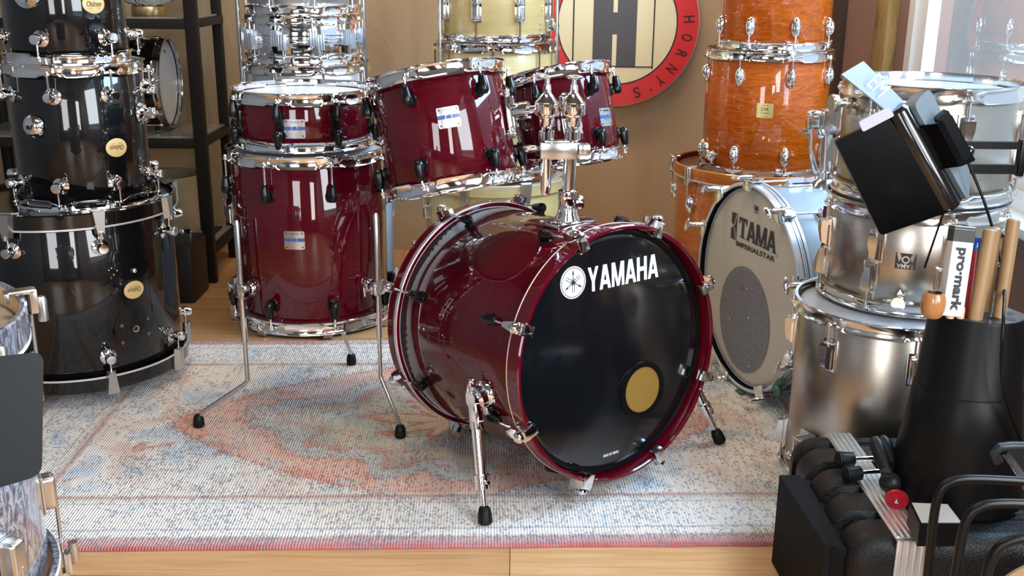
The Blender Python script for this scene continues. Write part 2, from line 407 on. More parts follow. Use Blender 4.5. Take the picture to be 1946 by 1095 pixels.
for y0, y1, z0, z1 in ((wy0+.051,wy0+.12,wz0+.051,wz1-.051),(wy1-.12,wy1-.051,wz0+.051,wz1-.051),(wy0+.12,wy1-.12,wz0+.051,wz0+.12),(wy0+.12,wy1-.12,wz1-.12,wz1-.051)):
    sash.box((XR+.014,(y0+y1)/2,(z0+z1)/2),(.04,y1-y0,z1-z0))
win = struct('window_1', b, upvc); sash.build('sash', upvc, win)
_p = MB(); _p.add([(XR+.01,wy0+.1,wz0+.1),(XR+.01,wy1-.1,wz0+.1),(XR+.01,wy1-.1,wz1-.1),(XR+.01,wy0+.1,wz1-.1)], [(0,1,2,3)]); _p.build('pane', glass, win)
MB().box((XR-.02,(wy0+wy1)/2,wz0-.012),(.16,wy1-wy0+.06,.024), bev=.004).build('sill', upvc, win)
b = MB()
for y0, y1, z0, z1 in ((vy0,vy0+.06,wz0,wz1),(vy1-.06,vy1,wz0,wz1),(vy0+.06,vy1-.06,wz0,wz0+.06),(vy0+.06,vy1-.06,wz1-.06,wz1)): b.box((XR+.03,(y0+y1)/2,(z0+z1)/2),(.09,y1-y0,z1-z0), bev=.006)
struct('window_4', b, upvc)
timber = grain_mat('rough_sawn_pine', [(.3,(.28,.19,.07)), (.5,(.48,.34,.14)), (.7,(.36,.26,.10))], (3,3,.6), 4, .7, 0, 2.2)
struct('trim_1', MB().box((XR-.02, 3.70, ZC/2), (.04, .12, ZC), bev=.004), timber)
struct('trim_2', MB().box((XR-.012, 3.79, ZC/2), (.02, .05, ZC)), mat('rust_painted_batten', (.30,.10,.045), rough=.6))
struct('trim_3', MB().box((XR-.01, 4.28, ZC/2), (.03, .14, ZC)), mat('dark_brown_batten', (.07,.05,.045), rough=.7))
greywall = mat('light_grey_wall', (.15,.155,.16), rough=.75)
struct('wall_left', MB().box((XL-.05,(YF+YB)/2,ZC/2),(.1,YB-YF+.3,ZC)), greywall)
b = MB()
fw = [(-1.75,-.75),(.45,1.05)]; xs = [XL-.1]+[q for p in fw for q in p]+[XR+.1]
for i in range(0, len(xs), 2): b.box(((xs[i]+xs[i+1])/2, YF-.05, ZC/2),(xs[i+1]-xs[i],.1,ZC))
for x0, x1 in fw:
    b.box(((x0+x1)/2,YF-.05,.25),(x1-x0,.1,.5)); b.box(((x0+x1)/2,YF-.05,(2.35+ZC)/2),(x1-x0,.1,ZC-2.35))
struct('wall_front', b, mat('dark_brown_wall', (.05,.042,.035), rough=.8))
for i, (x0, x1) in enumerate(fw):
    b = MB()
    for c, d in ((((x0+x1)/2,.53),(x1-x0,.06)),(((x0+x1)/2,2.32),(x1-x0,.06)),((x0+.03,1.42),(.06,1.85)),((x1-.03,1.42),(.06,1.85))):
        b.box((c[0],YF-.03,c[1]),(d[0],.06,d[1]))
    wn = struct('window_%d' % (i+2), b, upvc)
struct('ceiling', MB().box(((XL+XR)/2,(YF+YB)/2,ZC+.05),(XR-XL+.4,YB-YF+.4,.1)), mat('timber_ceiling', (.09,.075,.06), rough=.8))
struct('floor_terrace', MB().box((2.9, 6.0, -.06), (2.9, 16, .1)), grain_mat('terrace_stone', [(.3,(.42,.40,.37)), (.7,(.56,.54,.5))], (1,1,1), 3, .9))
# outside the side window: pale rendered garden wall and a tree-trunk-dark shrub beyond
outw = grain_mat('pale_render_outside', [(.3,(.72,.70,.64)), (.7,(.86,.83,.76))], (1,1,1), 2, .9)
tag(MB().box((3.3, 8.2, 1.2), (.16, 10, 2.5)).build('garden_wall', outw), 'pale rendered garden wall seen outside through the window', 'wall')

# ================================================================== rug
rugm = mat('distressed_woven_rug', (.6,.55,.5), rough=.92, spec=.15)
RC = (-.16, 2.655); RW, RH, RA = 1.17, .655, .03
def rug_nodes(m):
    t = nd(m, 'ShaderNodeTexCoord'); sp = nd(m, 'ShaderNodeSeparateXYZ'); lk(m, t.outputs['Object'], sp.inputs[0])
    N = lambda sc, loc, nsc, det=3, rg=.55, ds=0: noise_tex(m, coords(m, sc, loc), nsc, det, rg, ds)
    wv = math_n(m, 'MULTIPLY', math_n(m, 'SUBTRACT', N((1,1,1),(0,0,0),7,3), .5), .05)
    X, Y = sp.outputs[0], sp.outputs[1]
    ax_ = math_n(m, 'ABSOLUTE', X); ay = math_n(m, 'ABSOLUTE', Y)
    e = math_n(m, 'MINIMUM', math_n(m, 'SUBTRACT', RW, ax_), math_n(m, 'SUBTRACT', RH, ay))
    e2 = math_n(m, 'ADD', e, math_n(m, 'MULTIPLY', wv, .3))
    cream, blue, sky, salmon, rust, olive, sand = (.83,.79,.74), (.47,.55,.66), (.62,.68,.74), (.76,.42,.33), (.50,.20,.15), (.46,.46,.42), (.66,.53,.38)
    med = N((1,1,1),(7,2,0),8,4,.6,1.2); big = N((1,1.2,1),(3,1,0),2.1,3,.55,.6)
    # border: cream ground with washed blue blooms
    border = ramp(m, med, [(.28, blue), (.36, sky), (.44, cream), (.66, (.82,.78,.74)), (.74, (.74,.62,.60)), (.82, (.64,.6,.7))])
    # pointed medallion
    px_ = math_n(m, 'POWER', math_n(m, 'DIVIDE', math_n(m, 'ABSOLUTE', math_n(m, 'SUBTRACT', X, -.02)), .74), 1.35)
    py_ = math_n(m, 'POWER', math_n(m, 'DIVIDE', ay, .455), 1.35)
    s = math_n(m, 'ADD', math_n(m, 'ADD', px_, py_), math_n(m, 'MULTIPLY', wv, 1.6))
    lobe = math_n(m, 'MULTIPLY', math_n(m, 'SINE', math_n(m, 'MULTIPLY', math_n(m, 'ARCTAN2', Y, X), 10)), .07)
    s2 = math_n(m, 'ADD', math_n(m, 'ADD', s, lobe), math_n(m, 'MULTIPLY', math_n(m, 'SUBTRACT', med, .5), .35))
    inner = ramp(m, s2, [(.0, sand), (.10, (.60,.51,.40)), (.14, rust), (.19, olive), (.30, (.52,.52,.48)), (.36, sand), (.45, (.48,.47,.43)), (.50, (.56,.32,.26)), (.55, (.50,.51,.50)), (.66, (.56,.56,.53)), (.70, salmon), (.84, (.76,.55,.47)), (.97, salmon), (1, salmon)])
    outer = ramp(m, N((1,1,1),(4,4,0),4.5,3,.55,1), [(.32, (.46,.56,.64)), (.43, sky), (.50, cream), (.60, (.78,.70,.62)), (.68, (.72,.56,.50))])
    field = mix(m, ramp(m, s, [(.985,(0,0,0)), (1.0,(1,1,1))]), inner, outer)
    field = mix(m, ramp(m, N((1,1,1),(1,9,0),9,3,.6,1.4), [(.56,(0,0,0)), (.62,(.85,.85,.85))]), field, (.57,.58,.57))
    field = mix(m, ramp(m, N((1,1,1),(6,1,0),11,3,.6,1.0), [(.63,(0,0,0)), (.68,(.85,.85,.85))]), field, (.62,.36,.30))
    stripes = ramp(m, e2, [(0, (.46,.12,.12)), (.008, (.55,.26,.26)), (.022, (.60,.36,.34)), (.04, (.62,.44,.42)), (.048, cream), (.072, cream), (.075, (.36,.38,.45)), (.081, cream), (.19, cream), (.193, (.36,.38,.45)), (.199, cream), (.220, (.62,.52,.47)), (.223, (.52,.30,.28)), (.231, (.6,.5,.45)), (.24, cream)])
    c1 = mix(m, ramp(m, e2, [(.082,(0,0,0)), (.09,(1,1,1)), (.188,(1,1,1)), (.192,(0,0,0))]), stripes, border)
    c2 = mix(m, ramp(m, e2, [(.236,(0,0,0)), (.242,(1,1,1))]), c1, field)
    c2 = mix(m, ramp(m, big, [(.34,(.5,.5,.5)), (.46,(.0,.0,.0))]), c2, (.78,.74,.70))
    # knots: dark dashes sitting on the weave grid, dense along the motif outlines
    sn = nd(m, 'ShaderNodeVectorMath', operation='SNAP'); lk(m, t.outputs['Object'], sn.inputs[0]); sn.inputs[1].default_value = (.0044, .0078, 1)
    wn_ = nd(m, 'ShaderNodeTexWhiteNoise'); lk(m, sn.outputs[0], wn_.inputs[0])
    def band(v, c, w): return math_n(m, 'SUBTRACT', 1, math_n(m, 'DIVIDE', math_n(m, 'ABSOLUTE', math_n(m, 'SUBTRACT', v, c)), w), True)
    out1 = math_n(m, 'MAXIMUM', band(s, 1.0, .06), math_n(m, 'MULTIPLY', band(s2, .67, .07), .9))
    out2 = math_n(m, 'MAXIMUM', band(med, .47, .035), band(N((1,1,1),(1,9,0),9,3,.6,1.4), .58, .03))
    dens = math_n(m, 'ADD', math_n(m, 'MULTIPLY', math_n(m, 'MAXIMUM', out1, math_n(m, 'MULTIPLY', out2, .55)), .46), math_n(m, 'MULTIPLY', ramp(m, N((1,1,1),(5,5,0),5,3), [(.38,(.02,.02,.02)), (.62,(1,1,1))]), .17))
    inbord = ramp(m, e2, [(.085,(0,0,0)), (.095,(1,1,1)), (.19,(1,1,1)), (.2,(0,0,0))])
    dens = math_n(m, 'ADD', dens, math_n(m, 'MULTIPLY', inbord, .07)); dens = math_n(m, 'ADD', dens, math_n(m, 'MULTIPLY', band(e2, .035, .016), .42))
    fl = math_n(m, 'LESS_THAN', wn_.outputs['Value'], dens)
    warm = math_n(m, 'SUBTRACT', 1, ramp(m, e2, [(.2,(1,1,1)), (.25,(0,0,0))]))
    flc = mix(m, ramp(m, N((1,1,1),(2,8,0),2.6,2), [(.44,(0,0,0)), (.56,(1,1,1))]), (.13,.16,.24), (.34,.11,.08))
    flc = mix(m, math_n(m, 'MULTIPLY', math_n(m, 'SUBTRACT', 1, warm), .8), flc, (.20,.24,.33))
    c3 = mix(m, math_n(m, 'MULTIPLY', fl, .6), c2, flc)
    wt = nd(m, 'ShaderNodeTexWave', wave_type='BANDS', bands_direction='X'); lk(m, t.outputs['Object'], wt.inputs[0])
    wt.inputs['Scale'].default_value = 2*PI/.0066/20; wt.inputs['Distortion'].default_value = .25; wt.inputs['Detail'].default_value = 1; wt.inputs['Detail Scale'].default_value = .2
    strk = N((1,.07,1),(0,0,0),150,2)
    c4 = mix(m, .5, c3, ramp(m, strk, [(.35,(.80,.79,.78)), (.6,(1.05,1.05,1.05))]), 'MULTIPLY')
    lk(m, c4, bsdf(m).inputs['Base Color'])
    bump(m, math_n(m, 'ADD', math_n(m, 'MULTIPLY', wt.outputs['Fac'], .8), math_n(m, 'MULTIPLY', fl, -.5)), .7, .003)
rug_nodes(rugm)
rug = thing('rug', 'large faded pink, blue and cream patterned rug under the red drum kit', 'rug', Matrix.Translation((RC[0], RC[1], 0)) @ Matrix.Rotation(RA, 4, 'Z'))
b = MB(); nx = 240
prof = [(-RH, .001), (-RH+.004, .0075), (RH-.004, .0075), (RH, .001)]
for i in range(nx+1):
    x = -RW+2*RW*i/nx
    for y, z in prof: b.v.append((x, y+.0025*noise.noise(V((x*9, y, 0))), z))
b.f = [(i*4+j, (i+1)*4+j, (i+1)*4+j+1, i*4+j+1) for i in range(nx) for j in range(3)]
b.f += [(0,1,2,3), tuple(nx*4+j for j in (3,2,1,0))]
b.build('pile', rugm, rug)
b = MB(); random.seed(3)
for k in range(96):
    y = -RH+.008+k*(2*RH-.016)/95
    for s in (-1, 1):
        x1 = s*(RW+.022+random.uniform(-.004, .006)); b.box((s*RW+(x1-s*RW)/2, y, .0035), (abs(x1-s*RW), .0115, .005), bev=.0015, seg=1)
fr = b.build('fringe', mat('cream_cotton_fringe', (.62,.56,.47), rough=.9), rug); fr['kind'] = 'stuff'

# ================================================================== signs, shelf and things at the back
SG = Py(1172, 44, YB-.07); SGn = (0, -1, 0)
sign = thing('round_sign', "round wall sign with a grey H in cream disc and red lettered ring", 'sign', frame(SG, SGn, (1,0,0)) )
# local: x right, y = z cross x = up
rO, rI = .335, .242
MB().lathe([(0,.0),(rO,0),(rO,.026),(rO-.003,.03),(0,.03)], 128).build('backing', mat('sign_board_edge', (.6,.55,.45), rough=.6), sign)
rg = MB().lathe([(rI,.0305),(rI,.036),(rO-.006,.036),(rO-.006,.0305)], 128, None, True).build('red_ring', redpaint, sign)
MB().lathe([(rI-.002,.0305),(rI-.002,.037),(rI+.003,.037),(rI+.003,.0305)], 128, None, True).build('ring_outline', ink, rg)
cm = mat('sign_cream_paint', (.74,.66,.42), rough=.5)
MB().lathe([(0,.0305),(0,.034),(rI,.034),(rI,.0305)], 96, None, True).build('cream_disc', cm, sign)
hh = MB()
k = rI/.242
for x0, x1 in ((-.098,.078),): hh.box(((x0+x1)/2,-.002,.0352),(x1-x0,.345,.003))
hm = hh.build('letter_panel', mat('sign_dark_grey_paint', (.062,.06,.065), rough=.5), sign)
for y in (-.106, .106): MB().box((-.010,y,.0372),(.018,.125,.002), bev=.0008, seg=1).build('slot', cm, hm)
ln = MB(); ln.box((-.178,0,.0352),(.005,.32,.003)); ln.box((.148,0,.0352),(.005,.36,.003))
for y in (-.172,.172): ln.box((-.015,y,.0356),(.33,.004,.003))
ln.build('black_lines', ink, sign)
for ch, deg in (('H',4),('O',-10.5),('R',-24),('N',-38),('Y',-51),("'",-61),('S',-72),('D',-98),('R',-112),('U',-126),('M',-141),('S',-156),('O',170),('U',158)):
    t = text_mb(ch, .027 if ch != "'" else .006, .044 if ch != "'" else .012, .0015, .02)
    a = math.radians(deg); r = (rI+rO)/2+.001+(.012 if ch == "'" else 0)
    M = Matrix.Translation((r*math.cos(a), r*math.sin(a), .0362)) @ Matrix.Rotation(a-PI/2, 4, 'Z')
    t.build('ring_letter', mat('sign_dark_red_ink', (.05,.008,.01), rough=.6), rg, M)

# shelf
shf = thing('metal_shelf_unit', 'black metal shelf unit with glass shelves against the cloth wall', 'shelf', (-1.6, 4.2, 0))
shelfm = mat('black_shelf_steel', (.012,.010,.009), 0, .5, spec=.25)
sx1, sx0 = -1.185, -2.1; sy0, sy1 = 3.98, 4.36
def sb(x, y, z): return (x+1.6, y-4.2, z)
for x, y in ((sx1,sy0),(sx1,sy1),(sx0,sy0),(sx0,sy1)):
    xx = x if y == sy0 else x-.01
    MB().box(sb(xx, y, .95), (.045 if y == sy0 else .035,.035,1.9), bev=.002).build('post', shelfm, shf)
zs1 = Py(300, 46, sy0-.02).z; zs2 = Py(330, 274, sy0-.02).z
for z in (.12, zs2, zs1, 1.62):
    fr_ = MB()
    for y in (sy0, sy1): fr_.box(sb((sx0+sx1)/2, y, z), (sx1-sx0, .03, .036), bev=.002)
    for x in (sx0, sx1): fr_.box(sb(x, (sy0+sy1)/2, z), (.03, sy1-sy0, .03), bev=.002)
    fo = fr_.build('shelf_frame', shelfm, shf)
    MB().box(sb((sx0+sx1)/2, (sy0+sy1)/2, z+.019), (sx1-sx0-.01, sy1-sy0-.01, .008), bev=.001, seg=1).build('glass_shelf', mat('smoked_shelf_glass', (.22,.21,.19), 0, .08, **{'Alpha': 1.0}), fo)
top1 = zs1+.0235; top2 = zs2+.0235
# glass bowl lamp
p = Py(283, 24, 4.14)
lamp = thing('bowl_lamp', 'white streaked glass bowl lamp on a round gold base', 'lamp', (p.x, 4.14, top1))
MB().lathe([(0,0),(.062,0),(.0635,.002),(.0635,.033),(.061,.036),(0,.036)], 48).build('base', brass, lamp)
gm = mat('streaked_art_glass', (.7,.72,.72), rough=.08, coat=.5)
lk(gm, ramp(gm, noise_tex(gm, coords(gm, (1,1,.35)), 26, 3, .6, 2), [(.42,(.05,.05,.055)), (.5,(.6,.62,.62)), (.75,(.8,.82,.82))]), bsdf(gm).inputs['Base Color'])
MB().lathe([(.05,.036),(.09,.05),(.118,.08),(.13,.12),(.125,.17),(.10,.21),(.07,.23),(.066,.23),(.096,.206),(.12,.17),(.125,.12),(.113,.083),(.088,.055),(0,.045)], 56).build('bowl', gm, lamp)

# black tom lying on its side on the shelf
Ct = Py(317, 157, 4.16); Rt = Ct.z-top2-.022; naz = math.radians(93)
axt = V((math.sin(naz), -math.cos(naz), 0)); Lt = .24
base = V((Ct.x, 4.16, Ct.z))-axt*Lt
A8 = [math.radians(d) for d in range(0, 360, 45)]
fcl = mat('smoky_chrome', (.6,.6,.6), 1, .12)
r_, _, _ = drum('tom_drum', 'black drum lying on its side on the shelf with white head facing out', 'drum', base, axt, Rt, Lt, blackgloss,
     dict(kind='steel', m=fcl, angs=[math.radians(d+22) for d in range(0,360,60)], lz=.07), None, whitefilm, None, ('ball', chrome, chrome), xref=(0,0,1))
text_mb('REMO', .03, .012, .0005).build('head_print', darkink, r_, Matrix.Translation((-.0,0,Lt+.0015)) @ Matrix.Rotation(-PI/2, 4, 'Z') @ Matrix.Translation((0,.12,0)))
MB().lathe([(Rt-.045,Lt+.0012),(Rt-.043,Lt+.0022),(Rt-.041,Lt+.0012)], 96).build('head_ring', mat('grey_film_ring',(.5,.5,.48)), r_)

# pale shell below the shelf, on a black box
pc = Py(300, 322, 3.98)
pb = thing('black_box', 'black upright box with chrome fittings on top, beside the shelf post', 'box', (-1.27, 3.80, 0))
bx0 = pb.location
MB().box((0,0,.11),(.20,.2,.22), bev=.012).build('case_body', mat('black_vinyl', (.008,.008,.009), 0, .5), pb)
MB().lathe([(0,0),(.02,0),(.024,.006),(.02,.016),(0,.018)], 20, Matrix.Translation((-.045,-.04,.24))@Matrix.Rotation(1.1,4,'Y')).build('chrome_knob', chrome, pb)
MB().tube([(-.045,-.04,.215),(-.045,-.04,.24)], .006).tube([(-.045,-.04,.222),(.015,-.04,.248)], .007).build('chrome_rod', chrome, pb)
MB().box((.05,.02,.235),(.04,.012,.04), bev=.004).tube([(.05,.02,.24),(.11,.02,.242)], .005).build('chrome_clip', chrome, pb)
cg = thing('drum_shell', 'pale bare wooden drum shell standing on dark box below the shelf', 'drum', (pc.x-.03, 4.16, 0))
zt_ = Py(290, 345, 3.99).z
# dark stool the shell stands on
st = thing('low_crate', 'low black crate under the pale wooden shell, beneath the shelf', 'crate', (pc.x-.03, 4.16, .138))
zb_ = Py(320, 458, 4.02).z
MB().box((0,0,(zb_-.145)/2),(.34,.30,zb_-.145), bev=.01).build('crate_body', mat('black_vinyl'), st)
MB().box((0,-.151,(zb_-.145)/2),(.12,.004,.02), bev=.001).build('handle', blackplastic, st)
cg.location.z = zb_-.005
MB().lathe([(.125,.0),(.134,.002),(.140,(zt_-zb_)),(.136,(zt_-zb_)+.004),(.128,(zt_-zb_)),(.122,.002)], 80, None, True).build('shell', congawood, cg)
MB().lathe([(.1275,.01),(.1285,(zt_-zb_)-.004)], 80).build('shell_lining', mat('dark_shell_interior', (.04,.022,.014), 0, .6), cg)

# ================================================================== left black stack
BX, BY, BR = -1.285, 2.99, .281
Bz0, Bz1 = .052, .561
Cb = (BX, BY, 0)
claw_trap = MB()
claw_trap.add([(0,-.020,.004),(.016,-.016,.006),(.016,.016,.006),(0,.020,.004),(0,-.013,-.058),(.018,-.009,-.056),(.018,.009,-.056),(0,.013,-.058)],
              [(0,1,2,3),(4,7,6,5),(0,4,5,1),(1,5,6,2),(2,6,7,3),(3,7,4,0)])
claw_trap.add([(-.022,-.017,.001),(.006,-.017,.006),(.006,.017,.006),(-.022,.017,.001),(-.022,-.017,.005),(.004,-.017,.010),(.004,.017,.010),(-.022,.017,.005)],
              [(0,3,2,1),(4,5,6,7),(0,1,5,4),(1,2,6,5),(2,3,7,6),(3,0,4,7)])
claw_trap.lathe([(0,-.006),(.007,-.006),(.007,.006),(0,.006)], 12, Matrix.Translation((.016,0,-.056)))
claw_trap_m = claw_trap.mesh('claw', nickel)
ta = vangs((BX,BY,0), BR+.02, 0, [40, 187, 302, 334], Bz1-.02)
ba = vangs((BX,BY,0), BR+.02, 0, [63, 213, 316, 350], .07)
bA = [math.radians(-28), ta[0], ta[1], ta[2], ta[3]]
step = (ta[2]-ta[0])/2
ta_all = [ta[0]+step*i for i in range(8)] if abs(step*8-2*PI) < .6 else fill(ta[:3], 8)
ta_all = [ta[0]+(ta[1]-ta[0])*i for i in range(3)]+[ta[2]+(ta[1]-ta[0])*1.0]
def spread(a, n=8):
    s = 2*PI/n; return [a+s*i for i in range(n)]
sil = mat('silver_inlay', (.75,.75,.76), .6, .3)
bd = dict(kind='wood', m=blackgloss, h=.012, low=.03, angs=spread(ta[1]), lz=.085, claw=claw_trap_m, inlay=[(-.032,-.026,sil)])
bass, _, _ = drum('bass_drum', 'large black bass drum standing upright, lowest of the black stack', 'drum', (BX,BY,Bz0+.012), (0,0,1), BR, Bz1-Bz0-.024, blackgloss,
     bd, dict(bd, angs=spread(ba[1])), blackhead, blackhead, ('ball', chrome, chrome))
LB = Bz1-Bz0-.024
def oval_badge(root, R, px, py, tilt, flip=False, s=1.0, words='Olafson'):
    Mw = root.matrix_world
    best = None
    for i in range(-90, 91, 1):
        a = math.radians(i); 
        for j in range(0, 61):
            z = j*.01; p = Mw @ V((R*math.cos(a), R*math.sin(a), z)); q = pix(p); e = (q[0]-px)**2+(q[1]-py)**2
            if best is None or e < best[0]: best = (e, a, z)
    _, a, z = best
    bo = MB().lathe([(0,0),(.031*s,0),(.031*s,.0015),(.028*s,.0022),(0,.0022)], 40)
    bo.v = [(x, y*.82, d) for x, y, d in bo.v]
    bo = bend(bo, R, a, z, .0004).build('badge', goldleaf, root)
    bend(text_mb(words, .040*s, .014*s, .0004), R, a, z, .0028, flip).build('badge_script', mat('badge_brown_ink',(.07,.04,.02)), bo)
    u = MB(); u.box((0,-.011*s,0),(.03*s,.0009,.0004)); bend(u, R, a, z, .0029, flip).build('badge_line', mat('badge_brown_ink'), bo)
bpy.context.view_layer.update()
oval_badge(bass, BR, 254, 551, 0, True)
# mounting holes and the chrome bolt left where hardware was taken off
def surf(root, R, px, py, zmax=.6):
    Mw = root.matrix_world; best = None
    for i in range(-360, 361):
        a = math.radians(i/2)
        if (Mw.to_3x3() @ V((math.cos(a), math.sin(a), 0))).dot(Mw @ V((R*math.cos(a), R*math.sin(a), zmax/2))-O) > 0: continue
        for j in range(0, 121):
            z = zmax*j/120; q = pix(Mw @ V((R*math.cos(a), R*math.sin(a), z))); e = (q[0]-px)**2+(q[1]-py)**2
            if best is None or e < best[0]: best = (e, a, z)
    return best[1], best[2]
holem = mat('bare_wood_hole', (.30,.22,.13), rough=.8)
for px, py, r in ((259,625,.0075),(232,620,.0035),(281,606,.0035),(283,634,.0035),(233,650,.0035)):
    a, z = surf(bass, BR, px, py)
    h = MB().lathe([(0,.0003),(r,.0003),(r*1.25,.0006),(r*1.3,.0003)], 20).build('hole_rim', holem, bass, onsurf(BR, a, z))
    MB().lathe([(0,.0008),(r*.9,.0008)], 20).build('hole', mat('hole_dark',(.01,.006,.004)), h, Matrix.Translation((-r*.15,r*.15,0)))
a, z = surf(bass, BR, 254, 513)
MB().ell((0,0,.004),(.007,.007,.006)).build('bolt', chrome, bass, onsurf(BR, a, z))
for px, py in ((212,508),(222,515),(207,515),(216,522)):
    a, z = surf(bass, BR, px, py); MB().ell((0,0,.001),(.0025,.0025,.002),8,6).build('screw', chrome, bass, onsurf(BR, a, z))
# floor tom, middle of the black stack
MR = .178; Mz1 = .942; Mz0 = Bz1-.012+.018; mc = (-1.224, 2.978, Mz0)
ML = Mz1-.018-Mz0
mt = vangs(mc, MR+.02, 0, [85-48, 168, 252], Mz1-.06)
mta = spread(vangs(mc, MR+.025, 0, [168], Mz1-.07)[0], 8)
mba = spread(vangs(mc, MR+.025, 0, [184], Mz0+.05)[0], 8)
ft, _, _ = drum('floor_tom', 'black floor tom with round chrome bracket, middle of the black stack', 'drum', mc, (0,0,1), MR, ML, blackgloss,
     dict(kind='steel', m=chrome, angs=mta, lz=.062), dict(kind='steel', m=chrome, angs=mba, lz=.055), blackhead, blackhead, ('ball', chrome, chrome))
bpy.context.view_layer.update()
oval_badge(ft, MR, 222, 281, 0, True)
a, z = surf(ft, MR, 66, 240)
bk = MB().lathe([(0,0),(.030,0),(.0325,.004),(.031,.010),(.020,.020),(.010,.024),(0,.025)], 36).build('mount_disc', chrome, ft, onsurf(MR, a, z))
m_ = MB().lathe([(0,0),(.006,0),(.006,.002),(0,.002)], 14, Matrix.Translation((0,0,.0245))); m_.box((.008,.006,.022),(.004,.014,.006), Matrix.Rotation(-.5,4,'Z')); m_.build('wing', mat('hole_dark'), bk)
a = math.radians(84); zb_ = P_ = Py(283, 212, 2.98).z-Mz0
f = MB(); f.lathe([(0,0),(.026,0),(.028,.004),(.024,.012),(.014,.018),(.014,.03),(0,.03)], 28, RX); f.box((.036,0,0),(.018,.02,.03), bev=.004); f.tube([(.036,0,0),(.065,0,-.004)], .003)
for k in (-1,1): f.lathe([(0,0),(.004,0),(.004,.05),(0,.05)], 12, Matrix.Translation((.012,.012*k,-.03)))
f.build('leg_bracket', chrome, ft, lugframe(MR, a, zb_))
# top tom of the black stack
TR_ = .157; tc = (-1.232, 2.978, Mz1+.001+.014)
tl_ = spread(vangs(tc, TR_+.025, 0, [133], tc[2]+.05)[0], 6)
tp, _, _ = drum('rack_tom', 'black rack tom on top of the black stack, cut by the frame', 'drum', tc, (0,0,1), TR_, .25, blackgloss,
     dict(kind='steel', m=chrome, angs=tl_, lz=.055), dict(kind='steel', m=chrome, angs=[x for x in tl_], lz=.052), whitefilm, blackhead, ('ball', chrome, chrome))
bpy.context.view_layer.update()
oval_badge(tp, TR_, 177, 8, 0, False)
a, z = surf(tp, TR_, 52, -12)
MB().lathe([(0,0),(.036,0),(.038,.004),(.036,.010),(.02,.016),(.018,.024),(0,.026)], 40).build('mount_disc', chrome, tp, onsurf(TR_, a, z))

# ================================================================== pearl bass drum near the camera, bottom left
NR = .235
ntop = .775; nc = V((-.80, 1.16, 0))
ntop = .752; nc = V((-.893, 1.272, 0))
clawn = MB().box((-.004,0,.005),(.036,.020,.007), bev=.0025); clawn.box((.010,0,-.010),(.011,.020,.036), bev=.003); clawn.lathe([(0,-.042),(.007,-.042),(.007,-.012),(.005,-.006),(0,-.006)], 16, Matrix.Translation((.021,0,0))); clawn.box((-.024,0,.0),(.006,.024,.014), bev=.002)
clawn_m = clawn.mesh('claw', nickel)
nA = [math.radians(78+45*i) for i in range(8)]
pe = dict(kind='wood', m=pearl, h=.03, low=.02, angs=nA, lz=.105, claw=clawn_m, inlay=[(-.0195,-.013,mat('clear_edge_band',(.6,.65,.75),rough=.25))], inner=rimwood, rx=.020)
nL = .38
nd_, _, _ = drum('bass_drum', 'grey pearl bass drum with bare wood hoop at the bottom left corner', 'drum', (nc.x, nc.y, ntop-.03-nL), (0,0,1), NR, nL, pearl,
     pe, dict(pe), creamfilm, None, ('block', nickel, nickel))
# the black stool carrying it
stl = thing('drum_stool', 'black round stool carrying the grey pearl bass drum', 'stool', (nc.x, nc.y, 0))
zst = ntop-.03-nL-.032
MB().lathe([(0,zst-.05),(.15,zst-.05),(.165,zst-.035),(.165,zst-.01),(.155,zst),(0,zst)], 48).build('seat', mat('black_vinyl'), stl)
MB().tube([(0,0,.12),(0,0,zst-.05)], .014).build('pole', chrome, stl)
for i in range(3):
    a = 2*PI*i/3+.4; MB().tube([(0,0,.2),(.17*math.cos(a),.17*math.sin(a),.012)], .009).build('leg', chrome, stl)
# black music-stand desk in front of it
q0, q1, q2, q3 = Py(83, 668, .98), Py(80, 903, .94), Py(-60, 945, .90), Py(-60, 684, .94)
ms = thing('music_stand', 'black music stand desk in front of the grey pearl drum', 'music stand', (q1.x-.12, .92, 0))
u = (q0-q3).normalized(); vv = (q1-q0).normalized(); nn = u.cross(vv).normalized()
def rquad(pts, r=.012, n=6, th=.004):
    out = []; k = len(pts)
    for i in range(k):
        p = pts[i]; a = (pts[i-1]-p).normalized(); c = (pts[(i+1) % k]-p).normalized()
        for j in range(n+1):
            t = j/n; s0 = p+a*r; s1 = p+c*r; out.append(s0*(1-t)**2+p*2*t*(1-t)+s1*t*t)
    nrm = (pts[1]-pts[0]).cross(pts[2]-pts[1]).normalized()*th
    b = MB(); m = len(out); b.v = [tuple(p) for p in out]+[tuple(p+nrm) for p in out]
    b.f = [tuple(range(m)), tuple(range(2*m-1, m-1, -1))]+[(i, (i+1) % m, m+(i+1) % m, m+i) for i in range(m)]; return b
L0 = V(ms.location); rquad([p-L0 for p in (q0, q1, q2, q3)]).build('desk', blacksatin, ms)
qm = (q0+q1+q2+q3)/4-L0
MB().tube([(qm.x-.03, qm.y+.02, qm.z), (-.24, qm.y+.05, .35), (-.26, 0.02, .0)], .009).build('pole', blackmetal, ms)
for i in range(3):
    a = 2*PI*i/3+.7; MB().tube([(-.26,.02,.16),(.12*math.cos(a)-.26,.12*math.sin(a)+.02,.01)], .007).build('leg', blackmetal, ms)

